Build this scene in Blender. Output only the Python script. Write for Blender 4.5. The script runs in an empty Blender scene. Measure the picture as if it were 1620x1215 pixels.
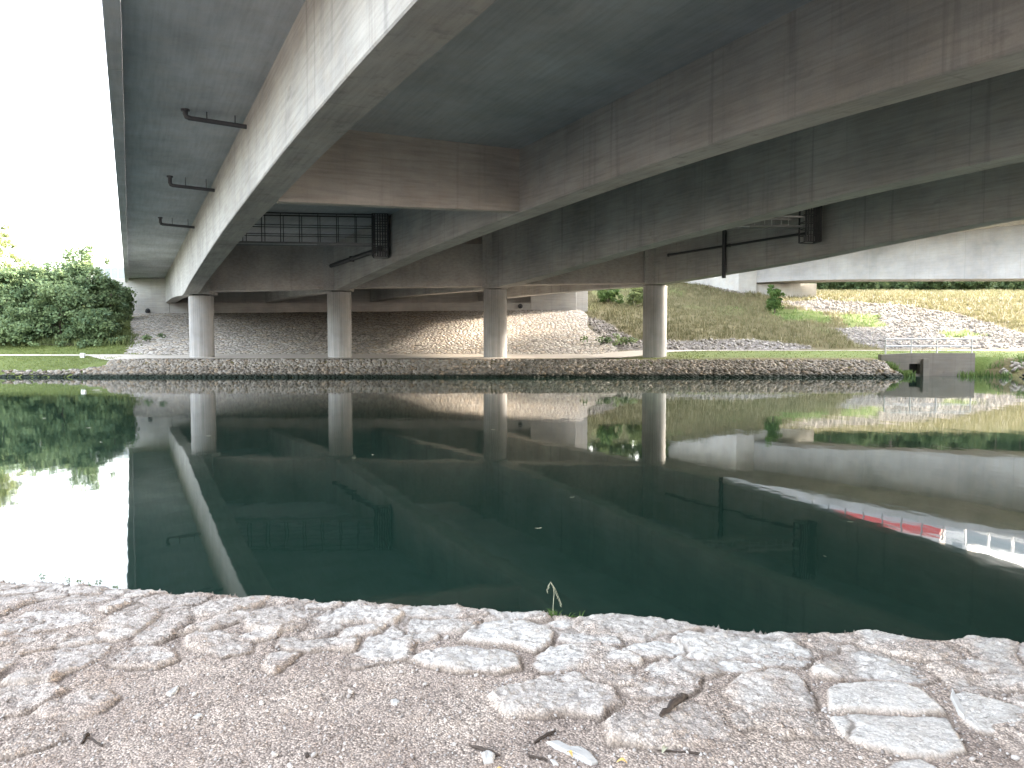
import bpy, math, random
import numpy as np
from mathutils import Vector, Matrix
R = math.radians
rng = np.random.default_rng(7)
random.seed(7)

# ------------------------------------------------------------------ camera, sky, sun, exposure
SC = bpy.context.scene
COL = SC.collection
FPX = 1217.0
PITCH = math.atan(59.5 / FPX)
EYE = 2.084                       # camera height over the water (water is z = 0)
cam = bpy.data.cameras.new('camera')
cam.sensor_width = 36.0
cam.lens = 36.0 * FPX / 1620.0
cam.clip_start = 0.05
cam.clip_end = 4000
camo = bpy.data.objects.new('camera', cam)
camo.location = (0, 0, EYE)
camo.rotation_euler = (math.pi / 2 - PITCH, 0, 0)
COL.objects.link(camo)
SC.camera = camo

SUN_AZ, SUN_EL = R(63.6), R(20.0)
world = bpy.data.worlds.new('World')
SC.world = world
world.use_nodes = True
wn = world.node_tree
bg = wn.nodes['Background']
sky = wn.nodes.new('ShaderNodeTexSky')
sky.sky_type = 'NISHITA'
sky.sun_disc = False
sky.sun_elevation = SUN_EL
sky.sun_rotation = SUN_AZ
sky.dust_density = 4.0
sky.air_density = 1.2
hsv = wn.nodes.new('ShaderNodeHueSaturation')
hsv.inputs['Saturation'].default_value = 0.38
wn.links.new(sky.outputs[0], hsv.inputs['Color'])
wn.links.new(hsv.outputs[0], bg.inputs[0])
bg.inputs[1].default_value = 0.15

sun = bpy.data.lights.new('sun', 'SUN')
sun.energy = 2.4
sun.angle = R(6.0)
sun.color = (1.0, 0.86, 0.70)
suno = bpy.data.objects.new('sun', sun)
sdir = Vector((math.sin(SUN_AZ) * math.cos(SUN_EL), math.cos(SUN_AZ) * math.cos(SUN_EL), math.sin(SUN_EL)))
suno.rotation_euler = sdir.to_track_quat('Z', 'Y').to_euler()
suno.location = (60, 30, 60)
COL.objects.link(suno)

SC.view_settings.view_transform = 'Standard'
SC.view_settings.look = 'None'
SC.view_settings.exposure = 3.95
SC.view_settings.gamma = 1.0
SC.render.engine = 'CYCLES'
SC.cycles.max_bounces = 10
SC.cycles.diffuse_bounces = 6
SC.cycles.glossy_bounces = 4
SC.cycles.use_denoising = True
SC.cycles.sample_clamp_indirect = 6.0

# ------------------------------------------------------------------ helpers
def ray(px, py):
    """direction of the photograph's pixel, used once to turn traced outlines into metres"""
    c, s = math.cos(PITCH), math.sin(PITCH)
    a, b = (px - 810) / FPX, (607.5 - py) / FPX
    return a, c + b * s, -s + b * c

def on_z(px, py, z):
    r = ray(px, py); t = (z - EYE) / r[2]
    return r[0] * t, r[1] * t

def at_y(px, py, Y):
    r = ray(px, py); t = Y / r[1]
    return Vector((r[0] * t, Y, EYE + r[2] * t))

def setp(o, label=None, cat=None, group=None, kind=None):
    if label: o['label'] = label
    if cat: o['category'] = cat
    if group: o['group'] = group
    if kind: o['kind'] = kind
    return o

def empty(name, loc=(0, 0, 0), rz=0.0, **k):
    o = bpy.data.objects.new(name, None)
    o.empty_display_size = 0.2
    o.location = loc
    o.rotation_euler = (0, 0, rz)
    COL.objects.link(o)
    return setp(o, **k)

def np_mesh(name, v, f, mat=None, parent=None, smooth=False, attrs=None, **k):
    """v (N,3) array, f (M,3|4) array -> ONE linked mesh object"""
    v = np.asarray(v, dtype=np.float32); f = np.asarray(f, dtype=np.int32)
    me = bpy.data.meshes.new(name)
    n = f.shape[1]
    me.vertices.add(len(v)); me.vertices.foreach_set('co', v.ravel())
    me.loops.add(f.size); me.loops.foreach_set('vertex_index', f.ravel())
    me.polygons.add(len(f))
    me.polygons.foreach_set('loop_start', np.arange(0, f.size, n, dtype=np.int32))
    me.polygons.foreach_set('loop_total', np.full(len(f), n, dtype=np.int32))
    if smooth:
        me.polygons.foreach_set('use_smooth', np.ones(len(f), dtype=bool))
    me.update(calc_edges=True)
    if attrs:
        for an, arr in attrs.items():
            ca = me.color_attributes.new(an, 'FLOAT_COLOR', 'POINT')
            a4 = np.ones((len(v), 4), dtype=np.float32)
            arr = np.asarray(arr, dtype=np.float32)
            a4[:, :arr.shape[1]] = arr
            ca.data.foreach_set('color', a4.ravel())
    o = bpy.data.objects.new(name, me)
    if mat: me.materials.append(mat)
    COL.objects.link(o)
    if parent: o.parent = parent
    return setp(o, **k)

class MB:
    """collects simple shapes and links them as one mesh"""
    def __init__(self): self.v, self.f = [], []
    def add(self, v, f):
        b = len(self.v); self.v += [tuple(p) for p in v]; self.f += [tuple(i + b for i in q) for q in f]
        return self
    def hexa(self, p):     # 8 points: bottom 0-3 ccw, top 4-7
        return self.add(p, [(3, 2, 1, 0), (4, 5, 6, 7), (0, 1, 5, 4), (1, 2, 6, 5), (2, 3, 7, 6), (3, 0, 4, 7)])
    def box(self, x0, x1, y0, y1, z0, z1):
        return self.hexa([(x0, y0, z0), (x1, y0, z0), (x1, y1, z0), (x0, y1, z0), (x0, y0, z1), (x1, y0, z1), (x1, y1, z1), (x0, y1, z1)])
    def bar(self, a, b, w, h, up=(0, 0, 1)):
        a, b, up = Vector(a), Vector(b), Vector(up)
        d = (b - a).normalized()
        if abs(d.dot(up)) > 0.95: up = Vector((0, 1, 0))
        s = d.cross(up).normalized() * w / 2; t = s.cross(d).normalized() * h / 2
        return self.hexa([a - s - t, b - s - t, b + s - t, a + s - t, a - s + t, b - s + t, b + s + t, a + s + t])
    def tube(self, pts, rad, n=10, caps=True):
        pts = [Vector(p) for p in pts]
        rad = rad if isinstance(rad, (list, tuple)) else [rad] * len(pts)
        base = len(self.v); ref = None
        for i, p in enumerate(pts):
            d = (pts[min(i + 1, len(pts) - 1)] - pts[max(i - 1, 0)]).normalized()
            if ref is None: ref = Vector((1, 0, 0)) if abs(d.x) < 0.9 else Vector((0, 1, 0))
            s = d.cross(ref).normalized(); t = s.cross(d).normalized(); ref = t
            ref = t
            for k in range(n):
                a = 2 * math.pi * k / n
                self.v.append(tuple(p + (s * math.cos(a) + t * math.sin(a)) * rad[i]))
        for i in range(len(pts) - 1):
            for k in range(n):
                a = base + i * n + k; b = base + i * n + (k + 1) % n
                self.f.append((a, b, b + n, a + n))
        if caps:
            self.f.append(tuple(base + k for k in range(n))[::-1])
            self.f.append(tuple(base + (len(pts) - 1) * n + k for k in range(n)))
        return self
    def build(self, name, mat, parent=None, bevel=0.0, smooth=False, **k):
        me = bpy.data.meshes.new(name)
        me.from_pydata(self.v, [], self.f); me.update()
        import bmesh
        bm = bmesh.new(); bm.from_mesh(me)
        bmesh.ops.recalc_face_normals(bm, faces=bm.faces)
        bm.to_mesh(me); bm.free()
        if smooth:
            for p in me.polygons: p.use_smooth = True
            try: me.set_sharp_from_angle(angle=R(40))
            except Exception: pass
        o = bpy.data.objects.new(name, me)
        if mat: me.materials.append(mat)
        COL.objects.link(o)
        if bevel:
            m = o.modifiers.new('bevel', 'BEVEL'); m.width = bevel; m.segments = 2; m.limit_method = 'ANGLE'
        if parent: o.parent = parent
        return setp(o, **k)

_tabs = {}
def vnoise(x, y, seed=0):
    if seed not in _tabs: _tabs[seed] = np.random.default_rng(seed + 100).random((256, 256)).astype(np.float32)
    T = _tabs[seed]
    xi = np.floor(x).astype(int); yi = np.floor(y).astype(int)
    fx = x - xi; fy = y - yi
    fx = fx * fx * (3 - 2 * fx); fy = fy * fy * (3 - 2 * fy)
    x0, x1, y0, y1 = xi & 255, (xi + 1) & 255, yi & 255, (yi + 1) & 255
    return (T[x0, y0] * (1 - fx) + T[x1, y0] * fx) * (1 - fy) + (T[x0, y1] * (1 - fx) + T[x1, y1] * fx) * fy
def fbm(x, y, seed=0, o=4):
    s = 0; a = 1; t = 0
    for i in range(o):
        s = s + a * vnoise(x * 2 ** i + 17.3 * i, y * 2 ** i + 9.1 * i, seed + i); t += a; a *= 0.5
    return s / t - 0.5
def sstep(a, b, x):
    t = np.clip((x - a) / (b - a), 0, 1)
    return t * t * (3 - 2 * t)

# ------------------------------------------------------------------ materials
class NB:
    def __init__(self, name):
        self.m = bpy.data.materials.new(name); self.m.use_nodes = True
        self.t = self.m.node_tree; self.n = self.t.nodes
        self.p = self.n['Principled BSDF']; self.out = self.n['Material Output']
        self.tc = self.n.new('ShaderNodeTexCoord')
    def l(self, a, b): self.t.links.new(a, b)
    def map(self, scale=(1, 1, 1), src='Object', rot=(0, 0, 0)):
        m = self.n.new('ShaderNodeMapping'); m.inputs['Scale'].default_value = scale; m.inputs['Rotation'].default_value = rot
        self.l(self.tc.outputs[src], m.inputs['Vector']); return m.outputs[0]
    def noise(self, vec, scale=5, detail=4, rough=0.55, dist=0.0):
        t = self.n.new('ShaderNodeTexNoise'); t.inputs['Scale'].default_value = scale; t.inputs['Detail'].default_value = detail
        t.inputs['Roughness'].default_value = rough; t.inputs['Distortion'].default_value = dist
        self.l(vec, t.inputs['Vector']); return t.outputs['Fac']
    def vor(self, vec, scale=5, feature='F1', out='Distance', rnd=1.0):
        t = self.n.new('ShaderNodeTexVoronoi'); t.feature = feature; t.inputs['Scale'].default_value = scale
        t.inputs['Randomness'].default_value = rnd
        self.l(vec, t.inputs['Vector']); return t.outputs[out]
    def ramp(self, fac, stops):
        r = self.n.new('ShaderNodeValToRGB'); e = r.color_ramp.elements
        while len(e) < len(stops): e.new(0.5)
        for el, (p, c) in zip(e, stops):
            el.position = p; el.color = (c, c, c, 1) if isinstance(c, (int, float)) else (*c, 1)
        self.l(fac, r.inputs[0]); return r.outputs[0]
    def mix(self, a, b, fac, mode='MIX'):
        m = self.n.new('ShaderNodeMix'); m.data_type = 'RGBA'; m.blend_type = mode
        for i, val in ((0, fac), (6, a), (7, b)):
            s = m.inputs[i]
            if isinstance(val, (int, float)): s.default_value = val if i == 0 else (val, val, val, 1)
            elif isinstance(val, tuple): s.default_value = (*val, 1)
            else: self.l(val, s)
        return m.outputs[2]
    def math(self, op, a, b=0.0, c=0.0):
        m = self.n.new('ShaderNodeMath'); m.operation = op
        for i, val in enumerate((a, b, c)):
            if isinstance(val, (int, float)): m.inputs[i].default_value = val
            else: self.l(val, m.inputs[i])
        return m.outputs[0]
    def sep(self, vec):
        s = self.n.new('ShaderNodeSeparateXYZ'); self.l(vec, s.inputs[0]); return s.outputs
    def attr(self, name):
        a = self.n.new('ShaderNodeVertexColor'); a.layer_name = name; return a.outputs[0]
    def bump(self, h, strength=0.5, dist=0.02, prev=None):
        b = self.n.new('ShaderNodeBump'); b.inputs['Strength'].default_value = strength; b.inputs['Distance'].default_value = dist
        self.l(h, b.inputs['Height'])
        if prev is not None: self.l(prev, b.inputs['Normal'])
        return b.outputs[0]
    def done(self, col=None, rough=0.85, normal=None, spec=0.3, metal=0.0):
        if col is not None:
            if isinstance(col, tuple): self.p.inputs['Base Color'].default_value = (*col, 1)
            else: self.l(col, self.p.inputs['Base Color'])
        if isinstance(rough, (int, float)): self.p.inputs['Roughness'].default_value = rough
        else: self.l(rough, self.p.inputs['Roughness'])
        self.p.inputs['Specular IOR Level'].default_value = spec
        self.p.inputs['Metallic'].default_value = metal
        if normal is not None: self.l(normal, self.p.inputs['Normal'])
        return self.m

def concrete(name, base, joint=0.0, board=0.35, stain=0.4, axis=1, lift=0.0):
    """board-marked concrete: mottling, fine board grain along the span, vertical run-off marks, formwork joints"""
    b = NB(name)
    big = b.noise(b.map((1, 1, 1)), 0.35, 6, 0.6)
    mid = b.noise(b.map((1, 1, 1)), 1.7, 6, 0.65)
    g = (9.0, 0.5, 9.0) if axis == 1 else (0.5, 9.0, 9.0)
    if axis == 2: g = (9.0, 9.0, 0.25)
    grain = b.noise(b.map(g), 1.0, 4, 0.6)
    run = b.noise(b.map((2.6, 2.6, 0.10)), 1.0, 5, 0.6)
    fine = b.noise(b.map((1, 1, 1)), 26, 3, 0.7)
    c1 = tuple(x * 0.74 for x in base); c2 = tuple(min(x * 1.2, 0.9) for x in base)
    col = b.mix(c1, c2, b.ramp(big, [(0.3, 0.0), (0.7, 1.0)]))
    warm = (base[0] * 1.1, base[1] * 0.98, base[2] * 0.84)
    col = b.mix(col, warm, b.ramp(mid, [(0.42, 0.0), (0.72, 0.4)]))
    col = b.mix(col, 0.0, b.math('MULTIPLY', b.ramp(grain, [(0.25, 1.0), (0.6, 0.0)]), board))
    col = b.mix(col, tuple(x * 0.45 for x in base), b.math('MULTIPLY', b.ramp(run, [(0.56, 0.0), (0.78, 1.0)]), stain))
    blot = b.noise(b.map((1.3, 0.5, 1.3)), 0.9, 5, 0.7)
    col = b.mix(col, tuple(x * 0.4 for x in base), b.math('MULTIPLY', b.ramp(blot, [(0.62, 0.0), (0.8, 1.0)]), stain))
    pore = b.vor(b.map((1, 1, 1)), 9.0)
    col = b.mix(col, tuple(x * 0.4 for x in base), b.ramp(pore, [(0.03, 0.75), (0.07, 0.0)]))
    col = b.mix(col, b.mix(0.82, 1.12, fine), 0.8, 'MULTIPLY')
    h = b.math('ADD', b.math('MULTIPLY', fine, 0.5), b.math('MULTIPLY', grain, 0.5))
    if joint:
        s = b.sep(b.tc.outputs['Object'])
        v = s[1] if axis != 0 else s[0]
        fr = b.math('ABSOLUTE', b.math('SUBTRACT', b.math('FRACT', b.math('DIVIDE', v, joint)), 0.5))
        jl = b.ramp(fr, [(0.0, 1.0), (0.035 / joint, 0.0)])
        col = b.mix(col, tuple(x * 0.55 for x in base), b.math('MULTIPLY', jl, 0.45))
        zz = b.math('ABSOLUTE', b.math('SUBTRACT', b.math('FRACT', b.math('DIVIDE', s[2], 0.52)), 0.5))
        zl = b.ramp(zz, [(0.0, 1.0), (0.03, 0.0)])
        col = b.mix(col, tuple(x * 0.6 for x in base), b.math('MULTIPLY', zl, 0.16))
    return b.done(col, 0.88, b.bump(h, 0.35, 0.02), 0.25)

def plain(name, col, rough=0.6, metal=0.0, var=0.25, scale=6, spec=0.4):
    b = NB(name)
    n = b.noise(b.map(), scale, 5, 0.6)
    c = b.mix(tuple(x * (1 - var) for x in col), tuple(min(1, x * (1 + var)) for x in col), n)
    return b.done(c, rough, b.bump(n, 0.15, 0.01), spec, metal)

def leaf_mat(name, dark, light, trans=0.3):
    b = NB(name)
    a = b.attr('tint')
    col = b.mix(dark, light, b.sep(a)[0])
    b.done(col, 0.6, None, 0.25)
    tr = b.n.new('ShaderNodeBsdfTranslucent'); b.l(b.mix(col, (1.0, 1.0, 0.5), 0.12), tr.inputs[0])
    mx = b.n.new('ShaderNodeMixShader'); mx.inputs[0].default_value = trans
    b.l(b.p.outputs[0], mx.inputs[1]); b.l(tr.outputs[0], mx.inputs[2]); b.l(mx.outputs[0], b.out.inputs[0])
    return b.m

M = {}
M['girder'] = concrete('girder_concrete', (0.385, 0.38, 0.37), joint=6.2, board=0.26, stain=0.7)
M['deck'] = concrete('deck_concrete', (0.47, 0.495, 0.535), joint=0, board=0.18, stain=0.25)  # cool tint puts bluish skylight off the water into the base colour
M['beam'] = concrete('crossbeam_concrete', (0.40, 0.38, 0.36), joint=0, board=0.25, stain=0.45, axis=0)
M['column'] = concrete('column_concrete', (0.335, 0.33, 0.325), joint=0, board=0.32, stain=0.55, axis=2)
M['abutment'] = concrete('abutment_concrete', (0.43, 0.42, 0.405), joint=0, board=0.2, stain=0.4, axis=0)
M['pale'] = concrete('pale_concrete', (0.31, 0.31, 0.315), joint=5.0, board=0.10, stain=0.22)
M['pale_abut'] = concrete('pale_abutment_concrete', (0.42, 0.415, 0.40), joint=0, board=0.1, stain=0.2, axis=0)
M['step'] = concrete('step_concrete', (0.19, 0.175, 0.16), joint=0, board=0.2, stain=0.5, axis=0)
M['headwall'] = concrete('headwall_concrete', (0.19, 0.175, 0.155), joint=0, board=0.2, stain=0.6, axis=0)
M['dark_metal'] = plain('dark_painted_metal', (0.035, 0.037, 0.042), 0.55, 0.0)
M['pipe'] = plain('dark_grey_pipe', (0.05, 0.052, 0.06), 0.5)
M['galv'] = plain('galvanised_steel', (0.42, 0.43, 0.44), 0.45, 0.6)
M['galv_dark'] = plain('dull_galvanised_steel', (0.2, 0.205, 0.215), 0.5, 0.4)
M['rubber'] = plain('bearing_rubber', (0.03, 0.03, 0.03), 0.8)
M['red'] = plain('red_paint', (0.55, 0.03, 0.03), 0.4, var=0.1)
M['white'] = plain('white_paint', (0.78, 0.78, 0.77), 0.5, var=0.06)
M['grey_panel'] = plain('grey_panel', (0.32, 0.33, 0.35), 0.5, var=0.15)
M['glass'] = plain('tinted_glass', (0.30, 0.34, 0.37), 0.15, var=0.05)
M['bark'] = plain('bark', (0.07, 0.055, 0.042), 0.95, var=0.5, scale=14)
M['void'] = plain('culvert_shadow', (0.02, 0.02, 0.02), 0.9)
M['leaf_bush'] = leaf_mat('bush_leaves', (0.050, 0.100, 0.055), (0.19, 0.255, 0.115))
M['leaf_tree'] = leaf_mat('tree_leaves', (0.07, 0.11, 0.045), (0.25, 0.28, 0.11))
M['leaf_pine'] = leaf_mat('pine_needles', (0.015, 0.035, 0.015), (0.05, 0.08, 0.03), 0.15)
M['leaf_forest'] = leaf_mat('forest_leaves', (0.025, 0.055, 0.022), (0.085, 0.125, 0.045))
M['leaf_weed'] = leaf_mat('weed_leaves', (0.06, 0.095, 0.035), (0.19, 0.22, 0.085))
M['leaf_bright'] = leaf_mat('young_leaves', (0.035, 0.085, 0.02), (0.10, 0.165, 0.04))
M['dry_grass'] = leaf_mat('dry_grass', (0.075, 0.078, 0.032), (0.19, 0.165, 0.09), 0.15)
M['lawn_grass'] = leaf_mat('lawn_grass', (0.07, 0.11, 0.025), (0.18, 0.21, 0.06), 0.35)

# water: dark green canal water with a mirror surface
b = NB('canal_water')
w1 = b.noise(b.map((1.0, 0.55, 1)), 0.9, 3, 0.5)
w2 = b.noise(b.map((1.0, 0.5, 1)), 5.0, 2, 0.5)
h = b.math('ADD', w1, b.math('MULTIPLY', w2, 0.10))
M['water'] = b.done(b.mix((0.0078, 0.0215, 0.0160), (0.0098, 0.026, 0.0195), b.noise(b.map(), 0.12, 3)), 0.03, b.bump(h, 0.055, 0.06), 0.5)
b.p.inputs['IOR'].default_value = 1.333

# stone-laid slope: irregular pale setts with dark joints
def rubble(name, scale, c_lo, c_hi, gap, bumpd=0.08, warp=0.15):
    b = NB(name)
    vec = b.map((1, 1, 1))
    vm = b.n.new('ShaderNodeVectorMath'); vm.operation = 'MULTIPLY_ADD'
    nz = b.n.new('ShaderNodeTexNoise'); nz.inputs['Scale'].default_value = 3.0; b.l(vec, nz.inputs['Vector'])
    b.l(nz.outputs['Color'], vm.inputs[0]); vm.inputs[1].default_value = (warp,) * 3; b.l(vec, vm.inputs[2])
    v = vm.outputs[0]
    edge = b.vor(v, scale, 'DISTANCE_TO_EDGE')
    cell = b.vor(v, scale, 'F1', 'Color')
    cs = b.sep(cell)
    col = b.mix(c_lo, c_hi, cs[0])
    col = b.mix(col, (c_hi[0] * 0.95, c_hi[1] * 0.82, c_hi[2] * 0.66), b.math('MULTIPLY', b.ramp(cs[1], [(0.6, 0.0), (1.0, 1.0)]), 0.7))
    big = b.noise(b.map(), 0.25, 4, 0.6)
    col = b.mix(col, b.mix(0.72, 1.15, big), 1.0, 'MULTIPLY')
    fine = b.noise(b.map(), 14, 3, 0.7)
    col = b.mix(col, b.mix(0.7, 1.2, fine), 0.7, 'MULTIPLY')
    e = b.ramp(edge, [(0.01, 0.0), (0.10, 1.0)])
    col = b.mix(gap, col, e)
    h = b.math('ADD', b.ramp(edge, [(0.0, 0.0), (0.35, 1.0)]), b.math('MULTIPLY', cs[2], 0.5))
    return b.done(col, 0.9, b.bump(h, 0.7, bumpd), 0.2)
M['paving'] = rubble('slope_paving', 2.6, (0.36, 0.33, 0.30), (0.66, 0.62, 0.56), (0.10, 0.085, 0.07))

# rocks: colour from an attribute, dark algae band down by the water line
b = NB('bank_rock')
t = b.sep(b.attr('tint'))
col = b.mix((0.10, 0.085, 0.07), (0.38, 0.35, 0.31), t[0])
col = b.mix(col, (0.30, 0.22, 0.14), b.math('MULTIPLY', b.ramp(t[1], [(0.62, 0.0), (1.0, 1.0)]), 0.6))
nn = b.noise(b.map(), 9, 5, 0.7)
col = b.mix(col, b.mix(0.6, 1.2, nn), 0.8, 'MULTIPLY')
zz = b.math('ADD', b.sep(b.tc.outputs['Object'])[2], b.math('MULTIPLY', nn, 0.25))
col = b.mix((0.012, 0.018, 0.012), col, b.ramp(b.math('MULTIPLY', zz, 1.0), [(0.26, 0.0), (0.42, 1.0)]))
M['rock'] = b.done(col, 0.85, b.bump(nn, 0.6, 0.05), 0.25)

# far terrain: dry grass / gravel / lush lawn by attribute
b = NB('far_ground')
t = b.sep(b.attr('mask'))
n1 = b.noise(b.map(), 0.5, 6, 0.65); n2 = b.noise(b.map(), 6, 4, 0.7)
dry = b.mix((0.085, 0.075, 0.034), (0.18, 0.15, 0.08), n1)
lush = b.mix((0.075, 0.115, 0.028), (0.15, 0.18, 0.055), n1)
cell = b.sep(b.vor(b.map(), 3.2, 'F1', 'Color'))
edge = b.vor(b.map(), 3.2, 'DISTANCE_TO_EDGE')
grav = b.mix((0.12, 0.105, 0.095), (0.34, 0.315, 0.295), cell[0])
grav = b.mix((0.08, 0.07, 0.06), grav, b.ramp(edge, [(0.02, 0.0), (0.13, 1.0)]))
col = b.mix(dry, lush, t[1])
col = b.mix(col, grav, t[0])
col = b.mix(col, b.mix(0.6, 1.25, n2), 0.8, 'MULTIPLY')
M['far_ground'] = b.done(col, 0.95, b.bump(b.math('ADD', n2, b.math('MULTIPLY', edge, t[0])), 0.9, 0.12), 0.15)

M['path'] = plain('pale_path_gravel', (0.44, 0.40, 0.35), 0.95, var=0.25, scale=3, spec=0.15)

# near bank: pinkish gravel and pale limestone slabs
b = NB('near_bank')
t = b.sep(b.attr('mask'))              # r stone, g per-stone tint, b joint soil with painted edge shade
big = b.noise(b.map(), 1.6, 5, 0.6); mid = b.noise(b.map(), 9, 6, 0.7)
grit = b.vor(b.map(), 120, 'F1', 'Color'); gs = b.sep(grit)
gritd = b.vor(b.map(), 120)
fine = b.noise(b.map(), 140, 3, 0.7)
sand = b.mix((0.33, 0.262, 0.222), (0.50, 0.412, 0.348), b.ramp(b.noise(b.map(), 2.6, 6, 0.65), [(0.32, 0.0), (0.66, 1.0)]))
sand = b.mix(sand, (0.36, 0.26, 0.19), b.math('MULTIPLY', b.ramp(b.noise(b.map(), 3.1, 4, 0.6), [(0.56, 0.0), (0.72, 1.0)]), 0.4))
sand = b.mix(sand, b.mix(0.35, 1.5, gs[0]), b.ramp(b.noise(b.map(), 5, 4, 0.6), [(0.35, 0.35), (0.6, 0.95)]), 'MULTIPLY')
sand = b.mix(sand, (0.12, 0.10, 0.09), b.ramp(gritd, [(0.40, 0.0), (0.75, 0.7)]))
lay = b.noise(b.map((1.0, 1.0, 1.0), rot=(0, 0, 0.5)), 22, 6, 0.75, 0.6)
st = b.mix((0.36, 0.325, 0.295), (0.58, 0.55, 0.52), t[1])
st = b.mix(st, (0.38, 0.31, 0.24), b.math('MULTIPLY', b.ramp(mid, [(0.56, 0.0), (0.75, 1.0)]), 0.35))
st = b.mix(st, b.mix(0.25, 1.5, lay), 0.85, 'MULTIPLY')
st = b.mix(st, b.mix(0.55, 1.35, gs[1]), b.ramp(mid, [(0.35, 0.15), (0.6, 0.75)]), 'MULTIPLY')
st = b.mix(st, b.mix(0.6, 1.3, fine), 0.8, 'MULTIPLY')
st = b.mix(st, (0.16, 0.14, 0.12), b.ramp(lay, [(0.30, 0.85), (0.40, 0.0)]))
col = b.mix(sand, st, t[0])
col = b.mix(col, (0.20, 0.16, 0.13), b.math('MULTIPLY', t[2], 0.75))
hh = b.math('ADD', b.math('MULTIPLY', b.math('SUBTRACT', 1.0, gritd), b.math('SUBTRACT', 1.0, b.math('MULTIPLY', t[0], 0.8))), b.math('MULTIPLY', lay, b.math('MULTIPLY', t[0], 2.2)))
nb = b.bump(hh, 0.75, 0.006)
nb = b.bump(fine, 0.35, 0.002, nb)
M['near'] = b.done(col, 0.92, nb, 0.2)
b = NB('loose_gravel')
t = b.sep(b.attr('tint'))
M['gravel'] = b.done(b.mix((0.15, 0.125, 0.115), (0.46, 0.43, 0.41), t[0]), 0.9, None, 0.2)
M['limestone'] = plain('pale_limestone', (0.40, 0.385, 0.37), 0.9, var=0.2, scale=30)
M['wood'] = plain('weathered_wood', (0.05, 0.037, 0.03), 0.9, var=0.5, scale=60)
M['dry_leaf'] = plain('dry_leaf', (0.55, 0.36, 0.12), 0.7, var=0.3, scale=40)
M['pale_leaf'] = plain('pale_leaf', (0.30, 0.29, 0.21), 0.7, var=0.3, scale=40)
M['asphalt'] = plain('asphalt', (0.05, 0.05, 0.052), 0.9, var=0.2, scale=20)

# ------------------------------------------------------------------ water and far ground
MB().add([(-260, 2.0, 0), (260, 2.0, 0), (260, 54.5, 0), (-260, 54.5, 0)], [(0, 1, 2, 3)]).build('canal_water', M['water'], kind='structure')

_PL = ([40, 51.3, 52.6, 60, 63, 66, 84, 98, 112, 125, 400, 2000], [-2.4, -0.5, 0.36, 1.33, 1.5, 2.2, 5.9, 9.0, 10.3, 10.5, 10.5, 10.5])
_PC = ([40, 51.0, 51.3, 53.5, 57, 62.5, 84, 98, 112, 125, 400, 2000], [-2.4, -0.7, -0.4, 1.12, 1.17, 1.32, 5.60, 8.8, 10.4, 10.5, 10.5, 10.5])
_PR = ([40, 51.0, 51.3, 53.9, 58, 62, 66.5, 98, 112, 125, 400, 2000], [-2.4, -0.7, -0.4, 1.22, 1.45, 1.66, 1.74, 8.3, 10.0, 10.0, 10.0, 10.0])
def zfar(x, y):
    x = np.asarray(x, float); y = np.asarray(y, float)
    l, c, r = np.interp(y, *_PL), np.interp(y, *_PC), np.interp(y, *_PR)
    a = sstep(-32, -27, x + 0.45 * np.clip(y - 63, 0, 21)); q = sstep(4, 16, x)
    z = l * (1 - a) + c * a
    z = z * (1 - q) + r * q
    # outlet recess by the headwall
    rec = sstep(25.5, 28.2, x) * (1 - sstep(32.6, 35.0, x)) * (1 - sstep(55.5, 56.1, y))
    tq = np.clip((y - 62.6) / 21.7, 0, 1); xl_ = -31.6 - 10.3 * tq
    und = (y > 62.9) & (y < 84.3) & (x > xl_ + 0.3) & (x < 8.0 - 1.4 * tq)
    z = np.where(und, np.minimum(z, 1.40 + 4.35 * tq - 0.25), z)
    z = z + 1.7 * sstep(90, 108, y) * sstep(6, 12, x) * (1 - sstep(24, 30, x + 0.7 * (y - 104)))
    return z * (1 - rec) + (-0.6) * rec

def ground_hit(px, py):
    r = ray(px, py)
    ts = np.arange(50, 420, 0.1) / r[1]
    X, Y, Z = ts * r[0], ts * r[1], EYE + ts * r[2]
    k = np.argmax(Z <= zfar(X, Y))
    return X[k], Y[k]

def in_poly(x, y, poly):
    ins = np.zeros(np.shape(x), bool)
    n = len(poly)
    for i in range(n):
        (x0, y0), (x1, y1) = poly[i], poly[(i + 1) % n]
        c = ((y0 > y) != (y1 > y)) & (x < (x1 - x0) * (y - y0) / (y1 - y0 + 1e-12) + x0)
        ins ^= c
    return ins

def sdist(x, y, poly):
    d = np.full(np.shape(x), 1e9)
    for i in range(len(poly)):
        (x0, y0), (x1, y1) = poly[i], poly[(i + 1) % len(poly)]
        ex, ey = x1 - x0, y1 - y0
        t = np.clip(((x - x0) * ex + (y - y0) * ey) / (ex * ex + ey * ey + 1e-12), 0, 1)
        d = np.minimum(d, np.hypot(x - x0 - t * ex, y - y0 - t * ey))
    return np.where(in_poly(x, y, poly), d, -d)

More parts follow.
